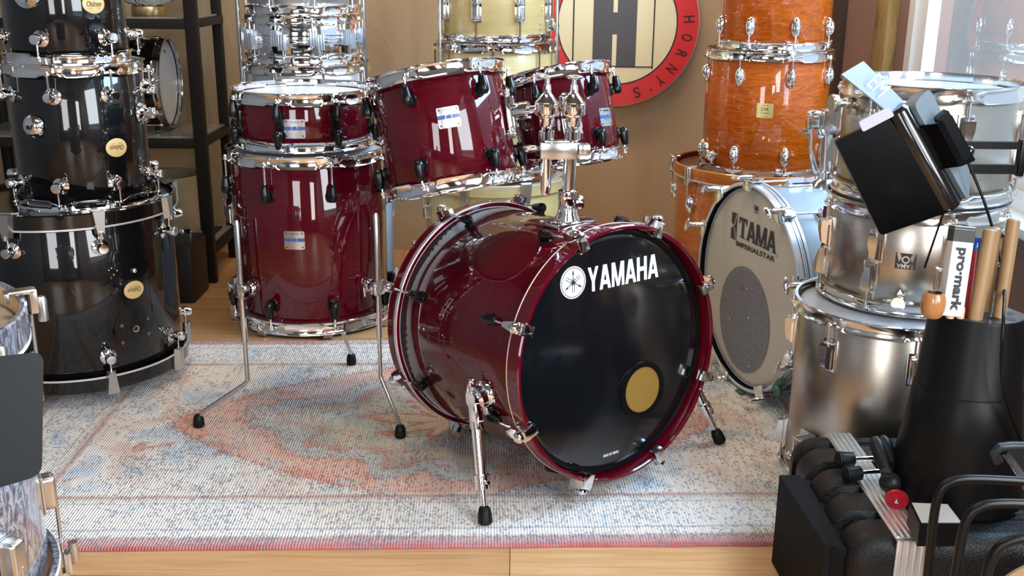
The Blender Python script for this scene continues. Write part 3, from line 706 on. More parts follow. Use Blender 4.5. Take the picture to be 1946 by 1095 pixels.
# ================================================================== the cherry red kit
pear = ('pear', mat('black_lug_plastic', (.004,.004,.004), 0, .22, spec=.35), chrome)
def plate_badge(root, R, px, py, s=.052, words='YAMAHA', zmax=.45):
    bpy.context.view_layer.update()
    a, z = surf(root, R, px, py, zmax)
    b = MB(); n = 8; rc = .004; pts = []
    for cx, cy, a0 in ((1,1,0),(-1,1,90),(-1,-1,180),(1,-1,270)):
        for k in range(5):
            t = math.radians(a0+k*22.5); pts.append((cx*(s/2-rc)+rc*math.cos(t), cy*(s*.46-rc)+rc*math.sin(t)))
    b.prism(pts, 0, .0016)
    # split wide so it bends round the shell
    bm = bmesh.new(); me = b.mesh('badge', badge_silver); bm.from_mesh(me)
    for k in range(1, 8):
        bmesh.ops.bisect_plane(bm, geom=bm.verts[:]+bm.edges[:]+bm.faces[:], plane_co=(-s/2+s*k/8,0,0), plane_no=(1,0,0))
    for v_ in bm.verts:
        aa = a+v_.co.x/R; r = R+v_.co.z; v_.co = V((r*math.cos(aa), r*math.sin(aa), z+v_.co.y))
    bm.to_mesh(me); bm.free(); bo = put('badge', me, root)
    st = MB()
    for i in range(8): st.box((-s/2+s*(i+.5)/8, .001, 0), (s/8, s*.17, .0006))
    bend(st, R, a, z, .0016).build('blue_band', bluetape, bo)
    o_ = MB().lathe([(s*.13,0),(s*.13,.0008),(s*.16,.0008),(s*.16,0)], 24, None, True); bend(o_, R, a, z, .0022).build('emblem_ring', badge_silver, bo)
    t = text_mb(words, s*.45, s*.085, .0005); t.v = [(x, y+s*.33, d) for x, y, d in t.v]; bend(t, R, a, z, .0016).build('badge_lettering', darkink, bo)
    rv = MB()
    for x in (-1,1):
        for y in (-1,1): rv.lathe([(0,0),(s*.045,0),(s*.04,.0012),(0,.0014)], 12, Matrix.Translation((x*s*.39,y*s*.35,0)))
    bend(rv, R, a, z, .0014).build('badge_screws', darkink, bo)
    return bo

# floor tom
fC = V((-.548, 2.793, .2935)); fR = .203; fL = .741-.016-.2935
fa = spread(vangs(fC, fR+.02, 0, [624], .62)[0], 8); fb = spread(vangs(fC, fR+.02, 0, [628], .36)[0], 8)
red_ft, _, _ = drum('floor_tom', 'cherry red floor tom standing on three chrome legs', 'drum', fC, (0,0,1), fR, fL, cherry,
    dict(kind='steel', m=chrome, angs=fa, lz=.085), dict(kind='steel', m=chrome, angs=fb, lz=.06), whitefilm, whitefilm, pear)
plate_badge(red_ft, fR, 560, 457)
la = vangs(fC, fR+.034, 0, [444, 712], .40)
legA = [la[0], la[1], math.radians(82+90)]
for i, (a, ft_px) in enumerate(zip(legA, [(378,806), (761,826), (668,688)])):
    c, s_ = math.cos(a), math.sin(a); M0 = red_ft.matrix_world.inverted()
    zc = (Py(442, 549, fC.y-.16).z if i == 0 else Py(712, 560, fC.y-.2).z)-fC.z
    br = MB(); br.lathe([(0,0),(.021,0),(.022,.006),(.018,.014),(0,.014)], 24, RX)
    br.box((.032,0,0),(.026,.036,.040), bev=.006); br.box((.034,-.024,0),(.012,.014,.024), bev=.003)
    br.tube([(.034,-.03,0),(.034,-.052,.004)], .004); br.tube([(.034,-.05,-.012),(.034,-.054,.014)], .0035); br.tube([(.030,.018,.010),(.030,.026,.010)], .006)
    br.build('leg_bracket', chrome, red_ft, lugframe(fR, a, zc))
    P = V(((fR+.034)*c, (fR+.034)*s_, 0)); F_ = M0 @ Pz(ft_px[0], ft_px[1], .016)
    ztop = M0 @ (Py(436, 405, fC.y-.1) if i == 0 else Py(712, 415, fC.y-.2))
    zb = .125-fC.z
    Fv = F_; k = (Fv-P); k.z = 0
    leg = MB().tube([(P.x,P.y,ztop.z),(P.x,P.y,ztop.z-.012),(P.x,P.y,zc-.14)], [.005,.0085,.0085], 14)
    leg.tube([(P.x,P.y,zc-.138),(P.x,P.y,zb+.012),P+V((k.x*.08,k.y*.08,zb)),P+V((k.x*.9,k.y*.9,Fv.z-.0+.035)),(Fv.x,Fv.y,Fv.z+.012)], .0058, 12)
    lo = leg.build('leg', steel, red_ft)
    foot('rubber_foot', (Fv.x,Fv.y,.008-fC.z), (0,0,1), lo, .0155, .036)
# snare on the floor tom
sC = V((-.557, 2.815, .757)); sR = .178; sL = .118
sa = vangs(sC, sR+.02, 0, [443, 500, 618, 703], .83)
sA = spread(sa[2], 8)
for_s = ('pear', pear[1], chrome)
red_sn, _, _ = drum('snare_drum', 'cherry red snare drum with white head resting on the red floor tom', 'drum', sC, (0,0,1), sR, sL, cherry,
    dict(kind='steel', m=chrome, angs=sA, lz=.038), dict(kind='steel', m=chrome, angs=sA, lz=.033, h=.014), whitefilm, whitefilm, for_s)
plate_badge(red_sn, sR, 560, 244)
for a in sA:
    MB().box((.003,0,0),(.008,.022,.05), bev=.002).build('lug_bridge', pear[1], red_sn, lugframe(sR, a, sL*.52))

# bass drum
kax = V((.60026, -.79619, .07593)); kC = V((-.074, 2.691, .309)); kR = .2865; DEP = .547
claw = MB()
claw.box((-.004,0,.003),(.034,.026,.006), bev=.002); claw.box((-.019,0,-.006),(.005,.026,.018), bev=.0015)
claw.add([(.000,-.013,.006),(.016,-.013,.003),(.016,.013,.003),(.000,.013,.006),(0,-.013,-.022),(.024,-.010,-.024),(.024,.010,-.024),(0,.013,-.022),(.008,-.006,-.05),(.024,-.005,-.05),(.024,.005,-.05),(.008,.006,-.05)],
         [(0,1,2,3),(0,4,5,1),(1,5,6,2),(2,6,7,3),(4,8,9,5),(5,9,10,6),(6,10,11,7),(7,11,8,4),(8,11,10,9),(3,7,4,0)])
claw.lathe([(0,.0),(.013,0),(.014,.004),(.010,.009),(.005,.012),(0,.013)], 20, Matrix.Translation((.020,0,-.010))@RX)
claw_m = claw.mesh('claw', chrome)
pinkinlay = mat('rose_pearl_inlay', (.75,.52,.46), .3, .3)
k8 = [math.radians(22.5+45*i) for i in range(8)]
root, _, _ = drum('bass_drum', 'cherry red bass drum with black front head, centre of the kit', 'drum', kC+kax*.030, kax, kR, DEP-.063, cherry,
    dict(kind='wood', m=cherry_hoop, h=.033, low=.010, angs=k8, lz=.10, claw=claw_m, inlay=[(-.0095,-.0055,pinkinlay)], rx=.020),
    dict(kind='wood', m=cherry_hoop, h=.030, low=.016, angs=k8, lz=.085, claw=claw_m, inlay=[(-.0155,-.0025,sil),(.0005,.002,ink)], rx=.020),
    blackhead, whitefilm, ('pear', pear[1], chrome), xref=V((0,0,1)).cross(kax))
kick = root; KL = DEP-.063
# the drum's frame: x right seen from the front, y up, z out of the front head
hz = KL+.0022
MB().lathe([(kR-.012,KL+.001),(kR-.006,KL+.003),(kR-.001,KL+.003),(kR-.001,KL-.002)], 120).build('head_ring', blackplastic, kick)
def onhead(x, y, z=0, rot=0): return Matrix.Translation((x, y, hz+z)) @ Matrix.Rotation(rot, 4, 'Z')
glyphs('YAMAHA', .217, .056, dict(Y=1,A=1.08,M=1.22,H=1), .10).build('head_lettering', whiteink, kick, onhead(.035, .184, 0, 0))
lg = MB().lathe([(0,0),(.0365,0),(.0365,.0004),(0,.0004)], 64).build('head_logo', whiteink, kick, onhead(-.1165, .186))
lk_ = MB().lathe([(.0322,.0005),(.0322,.0009),(.0338,.0009),(.0338,.0005)], 64, None, True)
for i in range(3):
    M = Matrix.Rotation(2*PI*i/3, 4, 'Z')
    for x in (-.0027, .0027): lk_.box((x,-.010,.0007),(.0016,.026,.0004), M)
    lk_.add([(-.003,.018,.0009),(.003,.018,.0009),(.0,.030,.0009)], [(0,1,2)], M); lk_.box((0,.008,.0007),(.0018,.022,.0004), M)
    lk_.lathe([(.0035,.0005),(.0035,.0009),(.0047,.0009),(.0047,.0005)], 20, M@Matrix.Translation((0,.004,0)), True)
lk_.build('tuning_fork_mark', ink, lg)
text_mb('HEAD BY REMO', .048, .0065, .0003).build('head_print', whiteink, kick, onhead(-.014, -.2455, 0, -.02))
pt = MB().lathe([(.055,.0),(.056,.004),(.062,.0055),(.069,.004),(.0705,0)], 72).build('port_ring', blackplastic, kick, onhead(.088,-.110))
pm = mat('amber_inner_film', (.23,.13,.024), 0, .45)
MB().lathe([(0,.0012),(.0555,.0012)], 64).build('port_opening', pm, pt)
# spurs
def spur(axis_a, zloc, footP, left):
    Mi = kick.matrix_world.inverted()
    base = lugframe(kR, axis_a, zloc)
    b = MB(); b.lathe([(0,0),(.031,0),(.033,.004),(.031,.012),(.026,.016),(.026,.03),(.022,.034),(0,.034)], 32, RX)
    b.lathe([(0,0),(.008,0),(.008,.012),(0,.014)], 14, Matrix.Translation((.034,0,0))@RX)
    b.box((.012,.036,.0),(.012,.03,.022), bev=.003)
    o = b.build('spur_mount', chrome, kick, base)
    P0 = kick.matrix_world @ base @ V((.036, 0, 0)); d = (footP-P0).normalized()
    Mw = frame(P0, d, kax)
    s = MB(); L = (footP-P0).length
    s.box((0,0,.03),(.03,.022,.075), bev=.005); s.lathe([(0,-.012),(.018,-.012),(.018,.012),(0,.012)], 24, Matrix.Rotation(PI/2,4,'X'))
    s.tube([(0,0,.05),(0,0,L*.62)], .0135, 20); s.lathe([(.0135,L*.6),(.0175,L*.6),(.0175,L*.71),(.0135,L*.71),(0,L*.72)], 20)
    s.tube([(.017,0,L*.66),(.026,0,L*.66)], .004); s.tube([(0,0,L*.7),(0,0,L-.02)], .0072, 16)
    wn = MB(); wn.box((-.026,0,-.016),(.009,.012,.05), Matrix.Rotation(-.45,4,'Y'), bev=.004); wn.box((-.012,0,0),(.022,.013,.014), bev=.004)
    so = s.build('spur', chrome, kick, Mi@Mw); wn.build('wing_bolt', chrome, so)
    foot('rubber_foot', (0,0,L), (0,0,-1), so, .0165, .042)
bpy.context.view_layer.update()
Mk = kick.matrix_world
def kick_angle(px, py):
    best = None
    for i in range(-180, 180):
        a = math.radians(i)
        for j in range(0, 52):
            z = KL*j/52; p = Mk @ V((kR*math.cos(a), kR*math.sin(a), z))
            if (Mk.to_3x3() @ V((math.cos(a), math.sin(a), 0))).dot(p-O) > 0: continue
            q = pix(p); e = (q[0]-px)**2+(q[1]-py)**2
            if best is None or e < best[0]: best = (e, a, z)
    return best[1], best[2]
a_, z_ = kick_angle(928, 746)
f1 = Pz(923, 997, .008); f2 = Pz(1370, 842, .008)
spur(a_, z_, f1, True)
spur(PI-a_, z_, f2, False)
# tom mount: flanged base, post, twin receiver and two ball arms
pa, pz_ = kick_angle(1080, 424)
top = Mk @ V((0, kR, pz_ if pz_ else .36))
Pb = Py(1078, 418, top.y); Pb = V((Pb.x, top.y, top.z))
mt_ = thing('tom_holder', 'chrome double tom holder rising from the top of the red bass drum', 'tom holder', Matrix.Translation(Pb))
b = MB(); b.box((0,0,.002),(.115,.075,.012), Matrix.Rotation(.65,4,'Z'), bev=.005)
b.lathe([(.030,.0),(.030,.012),(.024,.024),(.021,.05),(.023,.058),(.023,.078),(.016,.080)], 32)
b.box((.028,-.004,.05),(.018,.02,.03), Matrix.Rotation(.2,4,'Z'), bev=.004); b.lathe([(0,0),(.009,0),(.010,.01),(0,.012)], 8, Matrix.Translation((.018,-.03,.062))@Matrix.Rotation(1.2,4,'X')); b.lathe([(0,0),(.009,0),(.010,.01),(0,.012)], 8, Matrix.Translation((-.002,-.022,.068))@Matrix.Rotation(PI/2,4,'X'))
b.build('base_plate', chrome, mt_)
def rel(px, py, y): return Py(px, py, y)-Pb
yP = Pb.y
cl = rel(1038, 285, yP+.0); ct = rel(1085, 285, yP)
zc = ct.z
MB().tube([(0,0,.06),(ct.x,0,zc+.03)], .0155, 24).build('post', chrome, mt_)
u = MB(); u.box(((cl.x+ct.x)/2,0,zc),(ct.x-cl.x+.030,.046,.040), bev=.006); u.box(((cl.x+ct.x)/2,0,zc+.018),(ct.x-cl.x+.01,.03,.010), bev=.003)
u.box((ct.x+.030,-.002,zc+.002),(.030,.034,.028), bev=.008); u.ell((cl.x-.035,.0,zc+.002),(.022,.011,.009))
u.build('receiver', steel, mt_)
MB().tube([(cl.x,0,zc+.05),(cl.x,0,rel(1038,358,yP).z),(cl.x,0,rel(1038,370,yP).z)], [.0125,.0125,.009], 20).build('arm_tube', chrome, mt_)
tilt_n = V((-.175, .185, .967)).normalized()
for i, (bx, cap) in enumerate(((cl.x, None), (ct.x+.004, None))):
    zb = rel(1040, 205, yP).z
    b = MB(); b.tube([(bx,0,zc+.01),(bx,0,zb-.02)], .0125, 20)
    b.lathe([(.0125,zc+.022),(.018,zc+.024),(.018,zc+.044),(.0125,zc+.046)], 24, Matrix.Translation((bx,0,0)))
    b.lathe([(.012,zb-.045),(.016,zb-.040),(.018,zb-.02),(.0270,zb-.015),(.0285,zb-.012),(.0285,zb+.010),(.0272,zb+.0115),(.0275,zb+.014),(.021,zb+.020),(.013,zb+.030),(.0095,zb+.036),(.0085,zb+.052),(.004,zb+.054),(.004,zb+.066),(0,zb+.067)], 36, Matrix.Translation((bx,0,0)))
    b.build('ball_joint', chrome, mt_)
    wg = MB(); wg.ell((bx+(-.008 if i == 0 else 0),-.004,zb+.070),(.020 if i else .018,.011,.006)); wg.lathe([(0,0),(.006,0),(.006,.016),(0,.016)], 12, Matrix.Translation((bx,0,zb+.052)))
    if i == 0: wg.ell((bx-.014,.004,zb+.073),(.014,.010,.005))
    wg.build('wing_nut', steel, mt_)
# rack toms
def tomfit(px, py, d):
    r = ray(px, py); dd = r.y*math.cos(PITCH)-r.z*math.sin(PITCH); return O+r*(d/dd)
for nm, cpx, dist, R, Lt_, lugtop, lugbot, bpx, lab, nrm in (
    (1, (846,251), 2.475, .1535, .248, (775,915), (797,935), (853,222), 'cherry red rack tom mounted over the bass drum, larger of the two', V((-.172,.20,.965))),
    (2, (1073,226), 2.76, .1305, .215, (1128,), (1137,), (1152,222), 'small cherry red rack tom behind the chrome tom holder', V((-.165,.21,.96)))):
    n = nrm.normalized(); Cc = tomfit(*cpx, dist)
    B0 = Cc-n*Lt_/2; Mt = frame(B0, n)
    a1 = ang(Mt, lugtop[0], R+.015, Lt_-.05); 
    n_l = 6
    A = spread(a1, n_l)
    tr, _, _ = drum('rack_tom', lab, 'drum', B0, n, R, Lt_, cherry, dict(kind='steel', m=chrome, angs=A, lz=.052), dict(kind='steel', m=chrome, angs=A, lz=.05), whitefilm, mat('clear_bottom_film', (.35,.33,.3), 0, .15), pear)
    plate_badge(tr, R, *bpx, s=.05, zmax=Lt_)
    bpy.context.view_layer.update(); Mi = tr.matrix_world.inverted()
    # mount plate and arm tube towards the holder
    if nm == 1: sa_, sz_ = surf(tr, R, 962, 215, Lt_); tgt = Pb+V((cl.x, 0, rel(1040, 205, yP).z))
    else:
        sa_ = math.radians(-38); sz_ = Lt_*.5; tgt = Pb+V((ct.x+.004, 0, rel(1040, 205, yP).z))
    tl = Mi @ tgt
    if nm == 2: sa_ = math.atan2(tl.y, tl.x); sz_ = min(max(tl.z, .06), Lt_-.06)
    Mp = onsurf(R, sa_, sz_)
    p_ = MB(); p_.box((0,0,.007),(.034,.105,.006), bev=.002); p_.box((0,0,.016),(.028,.075,.016), bev=.005)
    for y in (-.047,.047): p_.lathe([(0,0),(.013,0),(.013,.012),(.006,.016),(0,.016)], 16, Matrix.Translation((0,y,0)))
    po = p_.build('mount_plate', chrome, tr, Mp)
    s0 = Mp @ V((0,0,.02)); dv = (tl-s0)
    aw = MB().tube([s0, s0+dv*.45], .020 if nm == 1 else .016, 24); aw.tube([s0+dv*.40, s0+dv*.86], .0095, 16); aw.build('arm', chrome, po, Mp.inverted())

# ================================================================== silver drums behind the red floor tom
def sz(px, py, y): return Py(px, py, y).z
SX, SY = -.697, 3.61
zS = sz(560, 362, SY-.28)-.012
sbA = spread(math.radians(25), 8)
drum('bass_drum', 'pale silver bass drum standing upright behind the red floor tom', 'drum', (SX-.0, SY, .02), (0,0,1), .275, zS-.03, blue_wrap,
    dict(kind='wood', m=mat('yellowed_clear_hoop', (.5,.46,.34), rough=.35), h=.01, low=.02, angs=spread(vangs((SX,SY,0),.30,0,[424],.35)[0]), lz=.1, claw=claw_trap_m),
    dict(kind='wood', m=mat('yellowed_clear_hoop'), h=.008, low=.02, angs=spread(vangs((SX,SY,0),.30,0,[424],.35)[0]), lz=.1, claw=claw_trap_m), creamfilm, None, ('facet', chrome_old, chrome_old))
zt1 = .893
sfA = spread(vangs((SX,SY,0),.22,0,[518],.8)[0], 8)
drum('floor_tom', 'silver floor tom behind the red snare, under the chrome snare', 'drum', (SX, SY, zS+.016), (0,0,1), .203, zt1-.018-zS-.016, alu_blue,
    dict(kind='steel', m=chrome, angs=sfA, lz=.07), dict(kind='steel', m=chrome, angs=sfA, lz=.07), whitefilm, whitefilm, ('ribbed', chrome_old, chrome))
cz0 = zt1+.002; czt = sz(560, 28, SY-.18)
csA = spread(vangs((SX-.005,SY,0),.20,0,[522],.98)[0], 10)
cs, _, _ = drum('snare_drum', 'mirror chrome snare drum stacked between two silver drums', 'drum', (SX-.008, SY, cz0+.014), (0,0,1), .181, czt-.018-cz0-.014, chrome,
    dict(kind='steel', m=chrome, angs=csA, lz=.055), dict(kind='steel', m=chrome, angs=[a+.12 for a in csA], lz=.055), whitefilm, whitefilm, ('ribbed', mat('clear_grey_lug', (.42,.46,.52), .4, .2), chrome))
Lc = czt-.018-cz0-.014
bd_ = MB()
for k in (-.012, 0, .012): bd_.lathe([(.181,Lc/2+k-.003),(.1845,Lc/2+k),(.181,Lc/2+k+.003)], 96)
bd_.build('shell_bead', chrome, cs)
for dz in (.034, -.036):
    bend(MB().box((0,0,0),(.048,.017,.001)), .182, ang(cs, 568, .182, .05) if dz > 0 else 0, Lc/2+dz, .0006) if False else None
bpy.context.view_layer.update()
a0 = ang(cs, 566, .182, .05)
for dz in (.034, -.034):
    b = MB()
    for i in range(6): b.box((-.022+.0073*(i+.5),0,0),(.0074,.018,.0012))
    bo = bend(b, .182, a0, Lc/2+dz, .0006).build('badge', ink, cs)
    bend(text_mb('Tempo' if dz > 0 else 'Luxor', .026, .008, .0004), .182, a0, Lc/2+dz, .0013).build('badge_script', badge_silver, bo)
MB().lathe([(0,0),(.0035,0),(.0035,.001),(0,.001)], 12).build('vent_hole', ink, cs, onsurf(.184, a0, Lc/2))
b = MB(); b.box((0,0,.006),(.03,.012,.006), bev=.001); b.box((.0,-.012,.004),(.012,.03,.004)); b.build('strainer', mat('blackened_strainer',(.1,.1,.09),1,.3), cs, onsurf(.183, ang(cs, 655, .182, .05), Lc*.35))
zu = czt+.015
uA = spread(vangs((SX+.0,SY,0),.2,0,[508],1.06)[0], 8)
ut, _, _ = drum('floor_tom', 'upturned silver floor tom with long chrome legs, top of its stack', 'drum', (SX+.0, SY, zu), (0,0,1), .180, .30, alu_blue,
    None, dict(kind='steel', m=chrome, angs=uA, lz=.07), None, whitefilm, ('ribbed', chrome_old, chrome))
for px, dz in ((454, -.20), (692, -.20)):
    a = ang(frame((SX,SY,0),(0,0,1)), px, .203+.018, 1.0) 
    c, s_ = math.cos(a), math.sin(a); 
    zt = 1.30-zu; zb = sz(px, 152, SY-.05)-zu
    r = .221
    MB().tube([(r*c,r*s_,zb),(r*c,r*s_,zb+.008),(r*c,r*s_,zt-.05),(r*.98*c,r*.98*s_,zt)], [.004,.0062,.0062,.0062], 12).build('leg', steel, ut)
    MB().box((.012,0,0),(.045,.03,.04), bev=.006).build('leg_bracket', chrome, ut, lugframe(.19, a, .2))

# ================================================================== cream stack
CX, CY = -.06, 3.72
zC = sz(950, 352, CY-.27)-.008
cbA = spread(vangs((CX,CY,0),.275,0,[1001],.5)[0], 8)
cb_, _, _ = drum('bass_drum', 'cream wood bass drum standing upright behind the red rack toms', 'drum', (CX, CY, .02), (0,0,1), .252, zC-.03, creamwood,
    dict(kind='wood', m=creamwood, h=.012, low=.028, angs=cbA, lz=.11, claw=claw_trap_m, inlay=[(.004,.011,sil)]), dict(kind='wood', m=creamwood, h=.01, low=.02, angs=cbA, lz=.1, claw=claw_trap_m), creamfilm, None, ('block', chrome_old, chrome_old))
wgn = MB(); wgn.box((.02,0,0),(.04,.01,.01)); wgn.ell((.045,0,0),(.012,.026,.009)); wgn.build('spur_wing', chrome, cb_, lugframe(.252, math.radians(-82), sz(768,455,CY)-.02))
zc2 = zC+.012
clA = spread(vangs((CX,CY,0),.22,0,[937],.8)[0], 8)
zct = sz(945, 84, CY-.21)
cr = mat('cream_wood_shell_top', (.5,.5,.5))
drum('floor_tom', 'cream floor tom with hoop level with the toms, middle of the cream stack', 'drum', (CX, CY, zc2+.012), (0,0,1), .203, zct-.018-zc2-.012, creamwood,
    dict(kind='steel', m=chrome, angs=clA, lz=.09), dict(kind='steel', m=chrome, angs=clA, lz=.07), whitefilm, creamfilm, ('block', chrome_old, mat('rusty_rod',(.2,.12,.08),1,.5)))
cuA = spread(vangs((CX-.02,CY,0),.21,0,[889],1.0)[0], 8)
cu, _, _ = drum('floor_tom', 'upturned cream floor tom with chrome legs pointing up, top of the cream stack', 'drum', (CX-.0, CY, zct+.014), (0,0,1), .179, .33, creamwood,
    dict(kind='steel', m=chrome, angs=cuA, lz=.2), dict(kind='steel', m=chrome, angs=cuA, lz=.082, h=.012), None, whitefilm, ('block', chrome_old, mat('rusty_rod')))
bpy.context.view_layer.update()
for px, py in ((888, 6), (993, 8)):
    pass
for px in (837, 1058):
    a = ang(frame((CX,CY,0),(0,0,1)), px, .221, 1.0); c, s_ = math.cos(a), math.sin(a); zb = sz(px, 128, CY-.05)-zct-.014
    r = .2215; MB().tube([(r*c,r*s_,zb),(r*c,r*s_,.36)], .0062, 12).build('leg', steel, cu)
    MB().box((.016,0,0),(.05,.03,.04), bev=.006).build('leg_bracket', chrome, cu, lugframe(.182, a, .2))
for px, py in ((1029,20),(1027,46),(1026,58),(1031,14)):
    a, z = surf(cu, .179, px, py, .33)
    MB().lathe([(0,.0004),(.0022,.0004),(.0022,.0008),(0,.0008)], 10).build('drill_hole', ink, cu, onsurf(.179, a, z))
a = math.radians(72)
b = MB(); b.box((.014,0,0),(.028,.02,.045), bev=.004); b.ell((.03,0,-.004),(.014,.012,.014)); b.build('mount_bracket', chrome, cu, lugframe(.179, a, sz(1050,45,CY)-zct-.014))

# ================================================================== orange stack
OX, OY = .853, 3.591
zO = sz(1300, 320, OY-.27)
zOb = sz(1440, 336, OY-.2)-.01
oak_lug = ('egg', chrome, chrome)
clawo = MB(); clawo.box((-.006,0,.003),(.030,.024,.006), bev=.002); clawo.box((.006,0,-.024),(.014,.024,.054), bev=.005, seg=3); clawo.lathe([(0,-.056),(.008,-.056),(.008,.004),(0,.008)], 16, Matrix.Translation((.012,0,0)))
clawo_m = clawo.mesh('claw', chrome)
tpa = spread(vangs((OX,OY,0),.31,0,[1306],zO)[0], 8)
zO = sz(1277, 305, OY)
drum('bass_drum', 'amber maple bass drum standing upright under the orange drums', 'drum', (OX, OY, .02), (0,0,1), .283, zO-.04, amber,
    dict(kind='wood', m=amber, h=.02, low=.022, angs=tpa, lz=.105, claw=clawo_m, inlay=[(-.0235,-.017,creamfilm)], inner=mat('dark_red_hoop_inside', (.12,.02,.01), 0, .4)), dict(kind='wood', m=amber, h=.012, low=.02, angs=tpa, lz=.1, claw=clawo_m), mat('brown_tinted_film', (.14,.08,.05), 0, .35), None, oak_lug)
zO1 = .948; z0 = zOb+.014
omA = spread(vangs((OX,OY,0),.225,0,[1509],.9)[0], 8); obA = spread(vangs((OX,OY,0),.225,0,[1495],.62)[0], 8)
om, _, _ = drum('floor_tom', 'orange lacquered oak floor tom with gold square badge', 'drum', (OX, OY, z0), (0,0,1), .203, zO1-.018-z0, oak,
    dict(kind='steel', m=chrome, angs=omA, lz=.062), dict(kind='steel', m=chrome, angs=obA, lz=.062), whitefilm, whitefilm, oak_lug)
bpy.context.view_layer.update()
a, z = surf(om, .203, 1453, 210, .4)
gb = mat('gold_badge_plate', (.66,.55,.22), .8, .3)
b = MB()
for i in range(8): b.box((-.026+.0065*(i+.5),0,.0008),(.0066,.046,.0016))
bo = bend(b, .203, a, z).build('badge', gb, om)
for s_, w_, h_, y_ in (('YAMAHA',.022,.0035,.0165),('OAK',.026,.012,.005),('Custom',.026,.008,-.007),('OAK SHELL',.022,.003,-.0175)):
    t = text_mb(s_, w_, h_, .0004, .02); t.v = [(x, y+y_, d) for x, y, d in t.v]; bend(t, .203, a, z, .0017).build('badge_lettering', ink, bo)
zl = sz(1342, 292, OY-.1)-z0; a = ang(om, 1346, .225, zl)
b = MB(); b.box((.012,0,-.01),(.02,.03,.05), bev=.004); b.box((.03,.018,0),(.026,.04,.03), bev=.006); b.tube([(.03,.03,.005),(.03,.055,.005)], .008); b.ell((.022,-.012,.026),(.012,.012,.012)); b.build('leg_bracket', chrome, om, lugframe(.203, a, zl))
otA = spread(vangs((OX+.01,OY,0),.2,0,[1514],1.0)[0], 8)
drum('rack_tom', 'orange lacquered tom drum on top of the orange stack', 'drum', (OX+.012, OY, zO1+.014), (0,0,1), .178, .34, oak,
    dict(kind='steel', m=chrome, angs=otA, lz=.06), dict(kind='steel', m=chrome, angs=otA, lz=.062, h=.013), whitefilm, whitefilm, oak_lug)

# ================================================================== TAMA bass drum on its side, and its tom holder
tax = V((-.962, -.272, 0)).normalized(); tC = V((.672, 2.90, 0)); tR = .292
ct0 = Py(1413, 548, tC.y); tC = V((ct0.x, tC.y, ct0.z))
tR = .2935; tL = .31
tC.z = max(tC.z, tR+.02)
th_ = .0
silhoop = mat('ridged_silver_hoop', (.58,.62,.68), .55, .3)
trod = MB(); trod.box((-.006,0,.004),(.03,.05,.006), bev=.002); trod.box((.010,0,-.016),(.014,.036,.04), bev=.005)
trod.lathe([(0,-.004),(.007,-.004),(.009,.03),(.007,.04),(0,.042)], 14, Matrix.Translation((.018,0,0))); trod.ell((.018,0,.046),(.006,.024,.008))
trod_m = trod.mesh('claw', chrome)
tA = [math.radians(d) for d in (98, 62, 22, -20, -60, -100, -150, 148)]
tA = [math.radians(d) for d in (92, 56, 18, -24, -62, -105, 158, 128)]
tm, _, _ = drum('bass_drum', 'silver bass drum on its side with cream lettered front head', 'drum', tC-tax*(tL+.016), tax, tR-.004, tL, blue_wrap,
    dict(kind='wood', m=silhoop, h=.016, low=.03, angs=tA, lz=.13, claw=trod_m, inlay=[(-.020,-.016,darkink),(-.006,-.003,darkink),(-.013,-.0115,darkink)], inner=blackplastic, rx=.018),
    dict(kind='wood', m=silhoop, h=.016, low=.03, angs=tA, lz=.13, claw=trod_m), creamfilm, creamfilm, ('facet', chrome, chrome), xref=V((0,0,1)).cross(tax))
bpy.context.view_layer.update(); Mtm = tm.matrix_world; Mti = Mtm.inverted()
def head_xy(px, py):
    d = ray(px, py); n = Mtm.to_3x3() @ V((0,0,1)); c = Mtm @ V((0,0,tL+.002)); p = O+d*((c-O).dot(n)/d.dot(n)); q = Mti @ p; return q.x, q.y
def th(x, y, z=.0022): return Matrix.Translation((x, y, tL+z))
A_, B_ = head_xy(1404, 415), head_xy(1404, 455); D_ = head_xy(1474, 480)
x0, y0 = head_xy(1403, 452); x1, y1 = head_xy(1473, 486); h_ = abs(head_xy(1404, 414)[1]-y0)
wd = x1-x0; rot = math.atan2(y1-y0, x1-x0)
TM = th((x0+x1)/2, (y0+y1)/2+h_/2+.005) @ Matrix.Rotation(rot, 4, 'Z')
glyphs('TAMA', wd*1.0, h_, dict(T=1,A=1.05,M=1.25), .05, serif=True).build('head_lettering', darkink, tm, TM)
xa, ya = head_xy(1399, 462); xb, yb = head_xy(1472, 494)
text_mb('IMPERIALSTAR', xb-xa, h_*.25, .0004, .035).build('head_lettering', darkink, tm, th((xa+xb)/2, (ya+yb)/2+.0005) @ Matrix.Rotation(math.atan2(yb-ya, xb-xa), 4, 'Z'))
xl, yl = head_xy(1395, 432); hl = h_*1.35
lg2 = MB().box((0,0,.0002),(hl*.42,hl,.0004)).build('head_logo', darkink, tm, th(xl, yl+.004) @ Matrix.Rotation(rot, 4, 'Z'))
b = MB(); b.add([(-hl*.21,hl*.12,.0006),(-hl*.21,-hl*.12,.0006),(-hl*.02,0,.0006)], [(0,1,2)])
for s_ in (1,-1):
    pts = [(-.02*hl+.2*hl*t, s_*hl*(.02+.45*t*t), .0009) for t in [i/8 for i in range(9)]]
    for i in range(8): 
        (ax0, ay0, z), (ax1, ay1, _) = pts[i], pts[i+1]; b.add([(ax0-.002,ay0,.0006),(ax0+.002,ay0,.0006),(ax1+.002,ay1,.0006),(ax1-.002,ay1,.0006)], [(0,1,2,3)])
b.build('logo_cutout', creamfilm, lg2)
xr_, yr_ = head_xy(1437, 396); text_mb('TAMA', .026, .015, .0004, .03).build('head_print', darkink, tm, th(xr_, yr_) @ Matrix.Rotation(rot*.6, 4, 'Z'))
